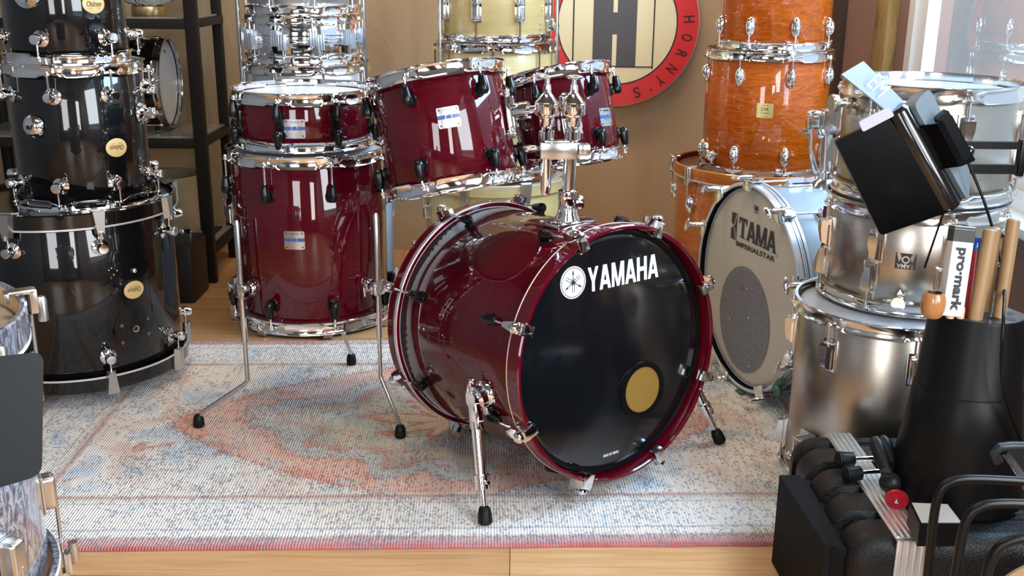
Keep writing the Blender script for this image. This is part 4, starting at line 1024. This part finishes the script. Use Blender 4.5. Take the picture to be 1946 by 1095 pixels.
MB().box((0,0,.0002),(.024,.002,.0004)).build('head_print_line', darkink, tm, th(xr_+.001, yr_-.012) @ Matrix.Rotation(rot*.6, 4, 'Z'))
xq, yq = head_xy(1477, 487); text_mb('R', .005, .007, .0003).build('registered_mark', darkink, tm, th(xq+.002, yq))
ex, ey = head_xy(1413, 608); exr = abs(head_xy(1466, 608)[0]-head_xy(1368, 608)[0])/2; eyr = abs(head_xy(1413, 503)[1]-head_xy(1425, 716)[1])/2
grey = mat('grey_shell_seen_through', (.15,.155,.17), 0, .5); _n = noise_tex(grey, coords(grey), 90, 3); lk(grey, ramp(grey, _n, [(.3,(.12,.125,.14)),(.7,(.19,.195,.21))]), bsdf(grey).inputs['Base Color'])
pr = MB().lathe([(0,.0004),(1,.0004)], 72, Matrix.Diagonal((exr, eyr, 1, 1))).build('port_opening', grey, tm, th(ex, ey))
for px, py, r in ((1409,547,.011),):
    x, y = head_xy(px, py); MB().lathe([(0,0),(r*.8,0),(r*.8,.001),(0,.001)], 24).build('rust_spot', mat('rust_orange', (.35,.1,.03), rough=.8), pr, Matrix.Translation((x-ex, y-ey, .001)))
for px, py in ((1388,606),(1424,605),(1425,697),(1421,549)):
    x, y = head_xy(px, py); MB().ell((0,0,.001),(.004,.004,.003),12,8).build('screw', nickel, pr, Matrix.Translation((x-ex, y-ey, .001)))
gg = mat('green_oxidised_clamp', (.05,.12,.09), .3, .5)
# wing clamp at the foot of the hoop, and spur rods
x, y = math.cos(math.radians(-38)), math.sin(math.radians(-38))
b = MB(); b.box((.012,0,.0),(.02,.05,.02), bev=.006); b.ell((.03,0,.01),(.018,.012,.012)); b.build('hoop_clamp', gg, tm, lugframe(tR+.01, math.radians(-40), tL+.02))
b = MB(); b.box((.01,0,.0),(.016,.04,.016), bev=.005); b.build('hoop_clamp', gg, tm, lugframe(tR+.01, math.radians(-84), tL+.02))
for s_, a1_ in ((1, 215), (1, 228)):
    pts = [(tR*1.035*math.cos(math.radians(q)), tR*1.035*math.sin(math.radians(q)), tL+.02+.0006*(q-200)) for q in range(192, 262, 6)]
    if a1_ == 215: MB().tube(pts, .004, 8).build('spur_rod', chrome_old, tm)
# cradle spurs so the drum stands clear of the floor
for a_d in (-70, -110):
    a = math.radians(a_d); P = V(((tR-.004)*math.cos(a), (tR-.004)*math.sin(a), tL*.5)); W_ = Mtm @ P
    fo = Mti @ V((W_.x, W_.y, .0)); MB().tube([P, fo], .006, 10).build('spur', chrome_old, tm)
# its tom holder
tb = Mtm @ V((0, tR-.006, tL*.40)); 
pb_ = Py(1567, 345, tb.y); tb = V((pb_.x, tb.y, tR+tC.z-.012))
tb.y = (Mtm @ V((0,0,tL-.20))).y; 
th2 = thing('tom_holder', 'old chrome tom holder on the silver bass drum beside the orange drum', 'tom holder', Matrix.Translation(tb))
def r2(px, py): return Py(px, py, tb.y)-tb
b = MB(); b.box((0,0,.004),(.14,.07,.010), bev=.004); b.lathe([(.045,.004),(.034,.022),(.025,.03),(.025,.05),(.018,.052)], 28); b.box((.045,-.02,.022),(.05,.03,.035), bev=.01)
b.build('base_plate', chrome_old, th2)
tp_ = r2(1571, 250); MB().tube([(0,0,.03),(tp_.x,0,tp_.z)], .017, 22).build('post', chrome_old, th2)
b = MB(); c1, c2 = r2(1560, 232), r2(1608, 232)
b.box((tp_.x+.008,0,tp_.z+.028),(.055,.05,.070), bev=.006); b.box(((c1.x+c2.x)/2+.01,-.005,c2.z),(.12,.036,.05), bev=.006)
b.lathe([(0,0),(.026,0),(.026,.008),(.018,.010),(.012,.014),(0,.014)], 24, Matrix.Translation((c2.x-.005,-.022,c2.z))@Matrix.Rotation(PI/2,4,'X'))
b.ell((tp_.x-.022,-.02,tp_.z-.002),(.014,.014,.014)); b.build('tilter_head', chrome_old, th2)
d0, d1 = r2(1537, 238), r2(1545, 320)
b = MB(); b.box((d0.x+.006,-.012,d0.z+.006),(.034,.03,.030), bev=.007); b.ell((d0.x+.010,-.012,d0.z+.034),(.024,.012,.011)); b.box((d0.x-.012,-.02,d0.z-.016),(.02,.012,.018), bev=.003)
b.build('clamp', chrome_old, th2)
MB().tube([(d0.x,-.02,d0.z),(d0.x+.004,-.02,(d0.z+d1.z)/2),(d1.x,-.02,d1.z),(d1.x+.002,-.02,d1.z-.012)], [.006,.006,.0085,.004], 12).build('hanging_rod', chrome_old, th2)

# ================================================================== silver stack on the right
fac = ('facet', chrome_old, chrome_old)
RXc, RYc, RR = .894, 2.358, .211
zb1 = .459
sA1 = spread(vangs((RXc,RYc,0), RR+.02, 0, [1569], .38)[0], 7)
drum('floor_tom', 'wide brushed aluminium floor tom standing on the floor, lowest of the silver stack', 'drum', (RXc, RYc, .018), (0,0,1), RR, zb1-.036, alu,
    dict(kind='steel', m=chrome_old, angs=sA1, lz=.075), dict(kind='steel', m=chrome_old, angs=sA1, lz=.075, h=.016), mat('clear_blue_grey_film', (.40,.44,.50), 0, .25), creamfilm, fac)
root = bpy.context.scene.objects[-1]
low = [o for o in SC.objects if o.get('label', '').startswith('wide brushed')][0]
a = ang(low, 1520, RR+.02, .06)
b = MB(); b.box((.016,0,.03),(.034,.044,.004)); b.box((.014,.02,.01),(.03,.004,.045)); b.box((.014,-.02,.01),(.03,.004,.045)); b.box((.004,0,-.0),(.006,.05,.09)); b.ell((.03,-.02,-.02),(.014,.022,.008))
b.build('leg_bracket', chrome_old, low, lugframe(RR, a, .095))
mX, mY, mR = .952, 2.44, .197
zm = Py(1573, 366, mY).z
m0 = zb1-.010+.002
mA = spread(vangs((mX,mY,0), mR+.02, 0, [1662], .62)[0], 8); mB = spread(vangs((mX,mY,0), mR+.02, 0, [1644], .5)[0], 8)
md, _, _ = drum('floor_tom', 'brushed aluminium floor tom with black emblem badge, middle of the silver stack', 'drum', (mX, mY, m0+.012), (0,0,1), mR, zm-.018-m0-.012, alu,
    dict(kind='steel', m=chrome_old, angs=mA, lz=.07), dict(kind='steel', m=chrome_old, angs=mB, lz=.066, h=.012), whitefilm, creamfilm, fac)
bpy.context.view_layer.update()
a, z = surf(md, mR, 1721, 496, .3)
b = MB()
for i in range(8): b.box((-.022+.0055*(i+.5),0,.0008),(.0056,.036,.0016))
bo = bend(b, mR, a, z).build('badge', darkink, md)
b = MB(); b.lathe([(.005,0),(.0055,.0016),(.0085,.0016),(.009,0)], 24, Matrix.Translation((0,.004,0)), True); b.add([(-.020,.018,0),(-.012,.018,0),(-.009,.006,0),(-.014,-.002,0)], [(0,1,2,3)]); b.add([(.020,.018,0),(.012,.018,0),(.009,.006,0),(.014,-.002,0)], [(3,2,1,0)])
bend(b, mR, a, z, .0019).build('emblem', badge_silver, bo)
t = text_mb('TAMA', .036, .010, .0005, .03); t.v = [(x, y+.011, d) for x, y, d in t.v]; bend(t, mR, a, z, .0018, True).build('badge_lettering', badge_silver, bo)
a, z = surf(md, mR, 1709, 570, .3)
b = MB().lathe([(.013,0),(.013,.014),(.016,.016),(.0165,.034),(.015,.037),(0,.037)], 28); b.add([(-.013,.0,.003),(.013,.0,.003),(0,.026,.003),(-.013,.0,.012),(.013,.0,.012),(0,.026,.008)], [(0,1,4,3),(1,2,5,4),(2,0,3,5),(3,4,5)])
b.ell((0,0,.018),(.034,.006,.008)); b.build('mount_knob', chrome_old, md, onsurf(mR, a, z))
tX, tY, tR2 = .965, 2.462, .192
zt0 = zm+.002; zt1_ = Py(1597, 150, tY).z
tA1 = spread(vangs((tX,tY,0), tR2+.02, 0, [1838], .85)[0], 6)
tpd, _, _ = drum('floor_tom', 'brushed pale gold drum with white head by the window, top of the silver stack', 'drum', (tX, tY, zt0+.012), (0,0,1), tR2, zt1_-.02-zt0-.012, alu,
    dict(kind='steel', m=chrome_old, angs=tA1, lz=.07, h=.021), dict(kind='steel', m=chrome_old, angs=tA1, lz=.066, h=.012), mat('clear_white_film', (.42,.48,.56), 0, .25), creamfilm, fac)
bpy.context.view_layer.update()
a, z = surf(tpd, tR2, 1622, 195, .25)
b = MB(); b.lathe([(0,0),(.012,0),(.013,.02),(.010,.024),(.010,.04),(.020,.042),(.021,.052),(.018,.056),(0,.056)], 24); b.box((.012,-.008,.012),(.006,.03,.006), Matrix.Rotation(-.3,4,'Z')); b.build('mount_knob', nickel, tpd, onsurf(tR2, a, z))
a, z = surf(tpd, tR2, 1647, 205, .25)
plate_m = mat('faint_print', (.5,.5,.5))

# ================================================================== black reading hood on two arms
HY = 1.98
def H(px, py, dy=0): return Py(px, py, HY+dy)
hr = H(1700, 330)
hood = thing('camera_prompter', 'black hooded camera prompter with open pale blue flap on two black arms', 'camera prompter', Matrix.Translation(hr))
def slab(pts, th, name, m, parent=hood, r=.008, bev=True):
    P = [p-hr for p in pts]; return rquad(P, r, 6, th).build(name, m, parent)
# main board: big matt panel facing the camera
slab([H(1587,268), H(1688,222), H(1812,400), H(1674,448)], .012, 'hood_panel', mat('black_hood_board', (.001,.001,.0014), 0, .25, spec=.12))
# rolled right edge
p0, p1 = H(1706,212,.012)-hr, H(1806,388,.012)-hr
MB().tube([p0-(p1-p0)*.04, p0, p1, p1+(p1-p0)*.03], [.016,.0225,.0225,.016], 24).build('rolled_edge', mat('black_gloss_plastic', (.006,.006,.006), 0, .16, .5), hood)
# grey crown with print, behind the edge
g = slab([H(1712,204,.02), H(1742,172,.05), H(1820,330,.05), H(1816,388,.02)], -.03, 'side_cheek', mat('satin_grey_board', (.17,.20,.215), .2, .3), r=.016)
fl = slab([H(1599,141,.0), H(1641,116,.03), H(1722,197,.03), H(1696,220,.0)], .003, 'flap', mat('pale_blue_flap', (.25,.28,.36), .2, .4), r=.002)
def print_on(parent, p, q, up, s, w, h):
    x = (q-p).normalized(); z = x.cross(up).normalized(); y = z.cross(x)
    if z.dot(O-p) < 0: z = -z
    y = z.cross(x); M = Matrix((x, y, z)).transposed().to_4x4(); M.translation = (p+q)/2-hr+z*.0035
    text_mb(s, w, h, .0004).build('print', whiteink if False else mat('grey_print', (.50,.58,.70), .2, .4), parent, M)
print_on(fl, H(1655,146), H(1683,178), V((.5,0,.5)), 'EM', .036, .030)
print_on(g, H(1738,192,.015), H(1755,225,.015), V((.5,0,.3)), 'EM', .034, .022)
b = slab([H(1632,232,-.004), H(1690,203,-.004), H(1700,220,-.004), H(1640,251,-.004)], .006, 'light_bracket', mat('pale_grey_plastic', (.42,.42,.47), 0, .4), r=.004)
# camera body clipped behind
cb2 = slab([H(1745,241,.0), H(1773,224,.02), H(1818,310,.02), H(1788,322,.0)], -.045, 'camera_body', mat('black_hood_board'), r=.004)
sc_ = slab([H(1773,224,-.012), H(1794,206,-.012), H(1838,292,-.012), H(1818,312,-.012)], -.02, 'screen_frame', mat('black_hood_board'), r=.004)
slab([H(1778,227,-.0135), H(1793,214,-.0135), H(1832,290,-.0135), H(1817,304,-.0135)], .0015, 'camera_screen', mat('grey_mirror_screen', (.34,.36,.36), .6, .2), r=.004)
kb = H(1826,298,-.005)-hr
b = MB(); b.box(kb,(.024,.022,.024), bev=.005); b.ell(kb+V((.012,-.006,.012)),(.010,.010,.010)); b.tube([H(1748,278)-hr, H(1754,292)-hr, H(1762,304)-hr],.006); b.build('clamp_knob', mat('black_gloss_plastic'), hood)
arm = MB(); pp0 = H(2085,300,.03)-hr
for (x0, y0, x1, y1), t in (((1826,276,1945,276),.014),((1768,321,1940,321),.018)):
    A_ = H(x0,y0,.03)-hr; B_ = H(x1,y1,.03)-hr
    arm.box((A_+B_)/2, (B_.x-A_.x, .010, t))
arm.box(H(1940,300,.03)-hr, (.012,.02,.07), bev=.002); A_ = H(1940,300,.03)-hr; arm.box((A_+pp0)/2, (pp0.x-A_.x,.016,.02), bev=.002)
ao = arm.build('support_arms', blackmetal, hood)
MB().tube([H(1793,404,.03)-hr, H(1757,509,.06)-hr], .0022, 8).build('aerial', blackplastic, hood)
b = MB(); pp = H(2085,300,.03)-hr; b.tube([pp, V((pp.x,pp.y,-hr.z+.01))], .013, 14)
b.build('stand_pole', blackmetal, hood)
for i in range(3):
    a = 2*PI*i/3; MB().tube([(pp.x,pp.y,-hr.z+.16),(pp.x+.11*math.cos(a),pp.y+.11*math.sin(a),-hr.z+.012)], .009).build('leg', blackmetal, hood)

# ================================================================== hard case, its load and neighbours
# Black moulded case: long side runs away from the camera
cz = .235
k0, k1 = Pz(1545, 843, cz), Pz(1700, 1060, cz)
cx0 = .535; cyb, cyf = 2.00, 1.36
cs_o = thing('hard_case', 'black moulded hard case with ribbed side and aluminium lid strip', 'case', (.604, 1.86, 0))
def cl_(x, y, z): return (x-.535, y-1.86, z)
b = MB(); hh_ = .33; wid = .42
# rounded case body, profile across x, extruded along y with ribs
b = MB(); prof = []
def case_prof(inset):
    out = []; r = .05
    x0, x1 = 0+inset, wid
    for (cx_, cz_, a0) in ((x1-r, r, -90), (x1-r, cz-r, 0), (x0+r, cz-r, 90), (x0+r, r, 180)):
        for k in range(7):
            t = math.radians(a0+k*15); out.append((cx_+r*math.cos(t), cz_+r*math.sin(t)))
    return out
ys = []
yy = 1.34
slots = [1.74, 1.84, 1.94, 2.035]
secs = []
N_ = 130
for i in range(N_+1):
    y = 1.645+(2.10-1.645)*i/N_
    d = min(abs(y-s) for s in slots); ins = .022 if d < .011 else (.022*(1-(d-.011)/.004) if d < .015 else 0)
    endr = min(y-1.645, 2.10-y); er = .035*(1-math.sqrt(max(0, 1-(1-min(endr/.035, 1))**2))) if endr < .035 else 0
    secs.append((y, ins, er))
vs = []
for y, ins, er in secs:
    for (x, z) in case_prof(0):
        # ribs only bite into the rounded shoulder and the side wall
        kx = max(0, min(1, (.105-x)/.03)); x2 = x+ins*kx; z2 = z-(ins*kx if z > cz-.05 else 0)*.8
        cxx, czz = wid/2, cz/2
        x2 += er*(1 if x2 < cxx else -1); z2 += er*(1 if z2 < czz else -1)
        vs.append(cl_(.535+x2, y, z2))
m_ = len(case_prof(0)); fs = []
for i in range(N_):
    for j in range(m_): fs.append((i*m_+j, i*m_+(j+1) % m_, (i+1)*m_+(j+1) % m_, (i+1)*m_+j))
fs += [tuple(range(m_)), tuple(N_*m_+j for j in range(m_-1, -1, -1))]
b.add(vs, fs)
casem = mat('pebbled_black_plastic', (.005,.005,.0053), 0, .3, spec=.3)
_n = noise_tex(casem, coords(casem), 420, 2); bump(casem, _n, .8, .0016)
b.build('case_shell', casem, cs_o, angle=50)
sp = MB(); x0s = .078
for i in range(5):
    sp.box((x0s+.006+i*.0105, .012, cz+.0015),(.0088,.435,.005), bev=.0012, seg=1)
sp.box((x0s+.027,.012,cz-.0005),(.055,.438,.004), bev=.001)
sp.box((x0s+.027,-.213,cz-.08),(.054,.006,.16), bev=.002)
for i in range(4): sp.box((x0s+.008+i*.0125,-.217,cz-.08),(.005,.004,.16), bev=.001)
sp.build('aluminium_strip', mat('anodised_aluminium', (.72,.73,.74), .85, .3), cs_o)
# black foam-like speaker box on the floor in front of the case
sb_ = thing('speaker_box', 'matt black box with recessed lid panel on the floor beside the case', 'box', (.50, 1.80, 0))
bz = .205
pA, pB, pC, pD = Pz(1481, 903, bz), Pz(1568, 1036, bz), Pz(1650, 1054, bz), Pz(1512, 908, bz)
foam = mat('matt_black_fabric_board', (.0065,.0065,.007), 0, .7, spec=.12)
pts = [pA, pB, V((pC.x, pC.y, bz)), V((pC.x-.0, pA.y, bz))]
poly = [(p.x-.50, p.y-1.80) for p in (pA, pB)]+[(pB.x+.012-.5, pB.y-1.8), (pD.x+.012-.5, pA.y-1.8)]
MB().prism(poly, .004, bz).build('side_panel', foam, sb_)
poly2 = [(pB.x+.014-.5, pB.y+.008-1.8), (pB.x+.05-.5, pB.y-.006-1.8), (min(pC.x, .575)-.5, pC.y-1.8), (.527-.5+.0, pA.y-.002-1.8), (pD.x+.014-.5, pA.y-.002-1.8)]
xin = .545-.5
poly2 = [(pB.x+.0145-.5, pB.y+.006-1.8), (pB.x+.05-.5, pB.y-.012-1.8), (pB.x+.062-.5, pB.y+.02-1.8), (pA.x+.062-.5, pA.y-.004-1.8), (pD.x+.0145-.5, pA.y-.004-1.8)]
MB().prism(poly2, .004, bz-.006).build('lid_panel', foam, sb_)
# stick holder
hx, hy = .852, 1.83; hz0, hz1 = cz+.004, .604
hold = thing('stick_holder', 'tall black plastic drumstick holder standing on the hard case', 'stick holder', (hx, hy, hz0))
hL = hz1-hz0
def holder_fn(j, r, z, a):
    # flat back on the right-hand side
    c = math.cos(a-math.radians(20)); lim_ = .78*r
    return (r if r*c < lim_ else lim_/max(c, .2)), z
hm_ = mat('black_moulded_plastic', (.003,.003,.0033), 0, .4, spec=.18)
MB().lathe([(0,0),(.120,0),(.121,.006),(.103,hL*.40),(.095,hL*.60),(.0935,hL*.605),(.0935,hL*.612),(.0925,hL*.616),(.083,hL*.985),(.081,hL),(0,hL)], 72, None, False, holder_fn).build('body', hm_, hold)
hb = MB(); holes = []
for i in range(5):
    for j in range(4):
        x = -.055+.030*i+(.012 if j % 2 else 0); y = -.05+.032*j
        if math.hypot(x, y) < .074 and x < .062: holes.append((x, y)); hb.lathe([(0,hL+.0006),(.0105,hL+.0006)], 20, Matrix.Translation((x, y, 0)))
hb.build('stick_hole', mat('hole_dark'), hold)
mp = MB().lathe([(0,hL+.0002),(.0795,hL+.0002)], 72, None, False, holder_fn); mp.build('top_plate', mat('grey_top_plate', (.035,.037,.04), 0, .3), hold)
def stick_between(lab, a, b_, r, m, grp='drumsticks in the black holder', tip=False, name='drumstick'):
    L = (b_-a).length; rr = [r]*6; M = frame(a, b_-a, (1,0,.01))
    prof = [(0,0),(r*.96,0),(r,.004),(r,L-.008),(r*.93,L-.003),(r*.6,L),(0,L)]
    t = thing(name, lab, 'drumstick', M, grp)
    MB().lathe(prof, 24).build('shaft', m, t); return t
zt_h = hz1+.001
def S(px, py, y): return Py(px, py, y)
stick_between('thick bare wooden drumstick in the holder, just right of the red stick', S(1851,618,hy-.052), S(1883,435,hy-.02), .0125, stickwood)
stick_between('bare drumstick behind the thick one, cut by the hanging cable', S(1871,597,hy-.005), S(1891,432,hy+.015), .0115, stickwood)
stick_between('tallest bare drumstick at the right of the black holder', S(1896,618,hy-.04), S(1927,416,hy+.0), .0115, stickwood)
rs = thing('drumstick', 'red drumstick with blue printed end beside the white box', 'drumstick', frame(S(1841,602,hy-.03), S(1860,452,hy+.0)-S(1841,602,hy-.03), (1,0,.01)), 'drumsticks in the black holder')
Lr_ = (S(1860,452,hy)-S(1841,602,hy-.03)).length
MB().lathe([(0,0),(.0085,0),(.0085,Lr_*.83),(0,Lr_*.83)], 24).build('shaft', mat('red_stick_paint', (.42,.01,.015), 0, .3), rs)
bl = MB().lathe([(.0,Lr_*.83),(.0088,Lr_*.83),(.0088,Lr_-.003),(.007,Lr_),(0,Lr_)], 24).build('printed_end', mat('blue_print', (.01,.09,.45), 0, .35), rs)
bend(MB().box((0,0,0),(.012,.004,.0004)).box((-.004,.004,0),(.002,.008,.0004)), .0089, -PI/2, Lr_*.88).build('end_mark', whiteink, bl)
# white boxed pair
q = [S(1795,600,hy-.06), S(1833,604,hy-.06), S(1852,432,hy-.03), S(1811,428,hy-.03)]
bxu = ((q[1]-q[0])+(q[2]-q[3])).normalized(); bxv = ((q[3]-q[0])+(q[2]-q[1])); bH = bxv.length/2; bxv.normalize(); bxn = bxu.cross(bxv).normalized(); bxv = bxn.cross(bxu)
if bxn.y > 0: bxn = -bxn
cen = (q[0]+q[1]+q[2]+q[3])/4
Mb = Matrix((bxu, bxv, bxu.cross(bxv))).transposed().to_4x4(); Mb.translation = cen
wbx = thing('stick_box', 'white drumstick box with vertical black brand lettering in the stick holder', 'box', Mb)
sgn = 1 if bxu.cross(bxv).y < 0 else -1
bw = ((q[1]-q[0]).length+(q[2]-q[3]).length)/2
MB().box((0,0,-sgn*.0125),(bw,bH,.025), bev=.0015).build('carton', whiteplastic, wbx)
MB().box((0,bH/2-.017,-sgn*.0124),(bw+.0008,.022,.0258)).box((0,bH/2-.0035,-sgn*.0124),(bw+.0008,.004,.0258)).build('black_end_band', darkink, wbx)
t = text_mb('pro·mark', bH*.70, bw*.62, .0005, .07)
t.build('carton_lettering', ink, wbx, Matrix.Translation((0,-.014,sgn*.0004)) @ Matrix.Rotation(-PI/2, 4, 'Z'))
for dx in (-.35, .3):
    stt = S(1805 if dx < 0 else 1824, 604, hy-.05)
    stick_between('drumstick butt showing under the white box, %s' % ('next to the wooden egg' if dx < 0 else 'next to the red stick'), V((stt.x, stt.y, zt_h)), V((stt.x+.002, stt.y+.002, zt_h+.02)) if False else stt+V((.0,0,.022)), .0072, rimwood)
# turned wooden knob lying on the holder's left edge
kp = S(1775, 568, hy-.045)
kn = thing('wooden_mallet_head', 'round turned wooden mallet head with dark socket at the holder rim', 'mallet head', (kp.x, kp.y, hz1+.001))
kh = .048
MB().lathe([(0,0),(.014,0),(.019,.006),(.0215,.018),(.0215,.030),(.019,.042),(.0165,.0455),(.0125,.046),(.0115,.038),(0,.038)], 32).build('head', balsa, kn)
MB().lathe([(0,.0385),(.0112,.0385),(.0124,.0455)], 28).build('socket', mat('hole_dark'), kn)
# cable from the prompter
cp = [S(1836,300,HY-.02), S(1858,352,HY-.03), S(1876,400,HY-.05), S(1896,470,HY-.10), S(1908,540,HY-.17), S(1907,600,hy-.105), S(1905,640,hy-.125), S(1903,690,hy-.125), S(1908,740,hy-.13), S(1922,790,hy-.12), S(1946,850,hy-.10)]
cpts = []
for i in range(len(cp)-1):
    a0_, a1_, a2_, a3_ = cp[max(i-1,0)], cp[i], cp[i+1], cp[min(i+2,len(cp)-1)]
    for k in range(6):
        t = k/6; cpts.append(.5*((2*a1_)+(a2_-a0_)*t+(2*a0_-5*a1_+4*a2_-a3_)*t*t+(-a0_+3*a1_-3*a2_+a3_)*t**3))
tag(MB().tube(cpts+[cp[-1]], .0028, 10).build('cable', blackplastic), 'thin black cable hanging from the prompter down past the drumsticks', 'cable')
# phone clamp with red disc, lying on the strip
pc_ = Pz(1700, 948, cz+.03)
cp0 = V((Pz(1692,920,cz).x, Pz(1692,920,cz).y, cz+.006))
cl2 = thing('spring_clamp', 'black spring clamp mount with red disc lying on the case strip', 'clamp', Matrix.Translation(cp0))
def q3(px, py, z): return Pz(px, py, z)-cp0
gr = mat('grey_black_rubber', (.010,.010,.011), 0, .4, spec=.25)
b = MB()
for (x0_, y0_, x1_, y1_, z0_, z1_) in ((1661,832,1688,905,cz+.085,cz+.035),(1676,830,1703,900,cz+.085,cz+.035)):
    A_, B_ = q3(x0_,y0_,z0_), q3(x1_,y1_,z1_); b.tube([A_, A_+(B_-A_)*.15, A_+(B_-A_)*.55, B_], [.008,.0145,.014,.010], 14)
b.build('clamp_jaw', gr, cl2)
b = MB(); b.ell(q3(1692,918,cz+.028),(.021,.022,.021)); b.lathe([(0,0),(.010,0),(.010,.005),(0,.006)], 20, Matrix.Translation(q3(1684,899,cz+.056))); b.build('ball_head', gr, cl2)
dn = (O-(cp0+q3(1704,948,cz+.022))).normalized(); M_ = frame(q3(1704,948,cz+.024), (dn+V((0,-.2,-.6))).normalized())
b = MB().lathe([(0,0),(.0205,0),(.0215,.002),(.0205,.006),(0,.006)], 40); b.build('red_disc', mat('red_anodised_disc', (.42,.006,.02), .3, .35), cl2, M_)
MB().lathe([(0,.006),(.0035,.006),(.0035,.011),(.002,.012),(0,.012)], 14).build('screw', chrome, cl2, M_)
# two capped rods (drum feet) beside the clamp
for i, (x0_, y0_, x1_, y1_, lb) in enumerate(((1590,874,1650,871,'black capped chrome rod on the case, the farther of two'),(1604,902,1658,897,'black capped chrome rod on the case, the nearer of two'))):
    A_ = Pz(x0_, y0_, cz+.022); B_ = Pz(x1_, y1_, cz+.022)
    if i == 1: A_ = Pz(x0_, y0_, cz+.0185); B_ = Pz(x1_, y1_, cz+.0185)
    d = (B_-A_).normalized(); t = thing('rod_with_foot', lb, 'rod', frame(A_, d, (0,0,1)), 'capped rods on the case')
    MB().lathe([(0,0),(.012,0),(.0165,.003),(.0165,.006),(.0155,.007),(.0165,.008),(.0165,.011),(.0155,.012),(.014,.034),(.010,.037),(0,.037)], 28).build('rubber_cap', rubber, t)
    MB().tube([(0,0,.03),(0,0,.115)], .005, 12).build('rod', chrome, t)
# small black device with a white top
w0 = Pz(1737, 960, cz+.05)
wd_ = thing('charger_box', 'black box with blank white top plate on the case', 'box', Matrix.Translation((w0.x, w0.y, cz+.004)))
qs = [Pz(1728,955,cz+.05), Pz(1803,958,cz+.05), Pz(1832,996,cz+.05), Pz(1748,996,cz+.05)]
X0 = V((w0.x, w0.y, cz+.004)); pl = [(p-X0) for p in qs]
b = MB().prism([(p.x, p.y) for p in pl], .0025, .046); b.build('body', blackplastic, wd_)
c_ = sum(pl, V())/4; MB().prism([((p.x-c_.x)*.9+c_.x, (p.y-c_.y)*.9+c_.y) for p in pl], .046, .0475).build('top_plate', mat('warm_white_plate', (.48,.44,.41), 0, .4), wd_)

# wire rack close to the camera with a brown record-like board
RYn = 1.18
rk = thing('wire_rack', 'black bent-wire rack at the bottom right corner', 'rack', (.66, 1.2, 0))
R0 = V((.66, 1.2, 0))
def Wp(px, py, y): return Py(px, py, y)-R0
def hoopwire(pts, y, r=.0062):
    P = [Wp(px, py, y) for px, py in pts]; out = []
    for i in range(len(P)-1):
        a0_, a1_, a2_, a3_ = P[max(i-1,0)], P[i], P[i+1], P[min(i+2,len(P)-1)]
        for k in range(6):
            t = k/6; out.append(.5*((2*a1_)+(a2_-a0_)*t+(2*a0_-5*a1_+4*a2_-a3_)*t*t+(-a0_+3*a1_-3*a2_+a3_)*t**3))
    out.append(P[-1]); out = [V((out[0].x-.004, out[0].y, .0))] + out; return MB().tube(out, r, 12)
hoopwire([(1758,1130),(1764,1080),(1775,980),(1785,938),(1800,920),(1825,912),(1870,911),(1960,916),(2080,925)], 1.26).build('wire', blackmetal, rk)
hoopwire([(1808,1130),(1818,1080),(1830,1010),(1842,980),(1862,964),(1890,958),(1946,958),(2080,966)], 1.16).build('wire', blackmetal, rk)
hoopwire([(1866,1150),(1874,1095),(1886,1060),(1902,1038),(1926,1027),(1970,1022),(2080,1030)], 1.06).build('wire', blackmetal, rk)
b = MB(); b.tube([Wp(2080,925,1.26), Wp(2080,1030,1.06)], .006); b.box((.25,0,.008),(.5,.34,.016)); b.build('rack_base', blackmetal, rk)
dc = Py(2010, 1210, 1.12)
bd2 = thing('round_board', 'brown round board edge standing in the wire rack', 'board', (dc.x, 1.12, dc.z-.0))
MB().lathe([(0,0),(.115,0),(.115,.004),(0,.004)], 64, Matrix.Rotation(PI/2,4,'X')).build('disc', mat('kraft_board', (.26,.17,.09), 0, .5), bd2)
# table edge with metal-cornered box at far right
ch = thing('keyboard_stand', 'black padded bar and metal-edged black panel at the right edge', 'stand', (1.02, 1.55, 0))
C0 = V((1.02, 1.55, 0))
def Cp(px, py, y): return Py(px, py, y)-C0
b = MB().tube([Cp(1898,878,1.5), Cp(1890,862,1.5), Cp(1900,850,1.5), Cp(1920,848,1.5), Cp(2040,850,1.52)], .0075, 14); b.build('padded_bar', mat('slate_rubber', (.025,.03,.036), 0, .4, spec=.3), ch)
q = [Cp(1906,866,1.47), Cp(2040,860,1.47), Cp(2080,1000,1.38), Cp(1962,944,1.38)]
o = rquad(q, .006, 4, -.02).build('panel', mat('black_gloss_plastic'), ch)
MB().tube([q[0], q[3]], .0012, 8).build('panel_edge', chrome, ch)
b = MB().tube([Cp(2040,850,1.52), V((Cp(2040,850,1.52).x, .0, .0))], .013); b.box((.12,-.0,.012),(.20,.3,.024)); b.build('frame', blackmetal, ch)
# folded black tripod leaning behind the holder
tpx = [Pz(1690,885,cz+.05), Py(1752,800,1.98)]
tpx[1] = Py(1744, 812, 2.03)
lt = thing('folded_tripod', 'folded black tripod leaning behind the stick holder on the case', 'tripod', Matrix.Translation(tpx[0]))
A_ = V(); B_ = tpx[1]-tpx[0]
MB().tube([A_, A_+(B_)*.5, B_], [.006,.008,.010], 12).build('leg', blackplastic, lt)
MB().tube([A_+V((.012,-.01,0)), B_+V((.012,-.01,0))], .006, 12).build('leg', blackplastic, lt)
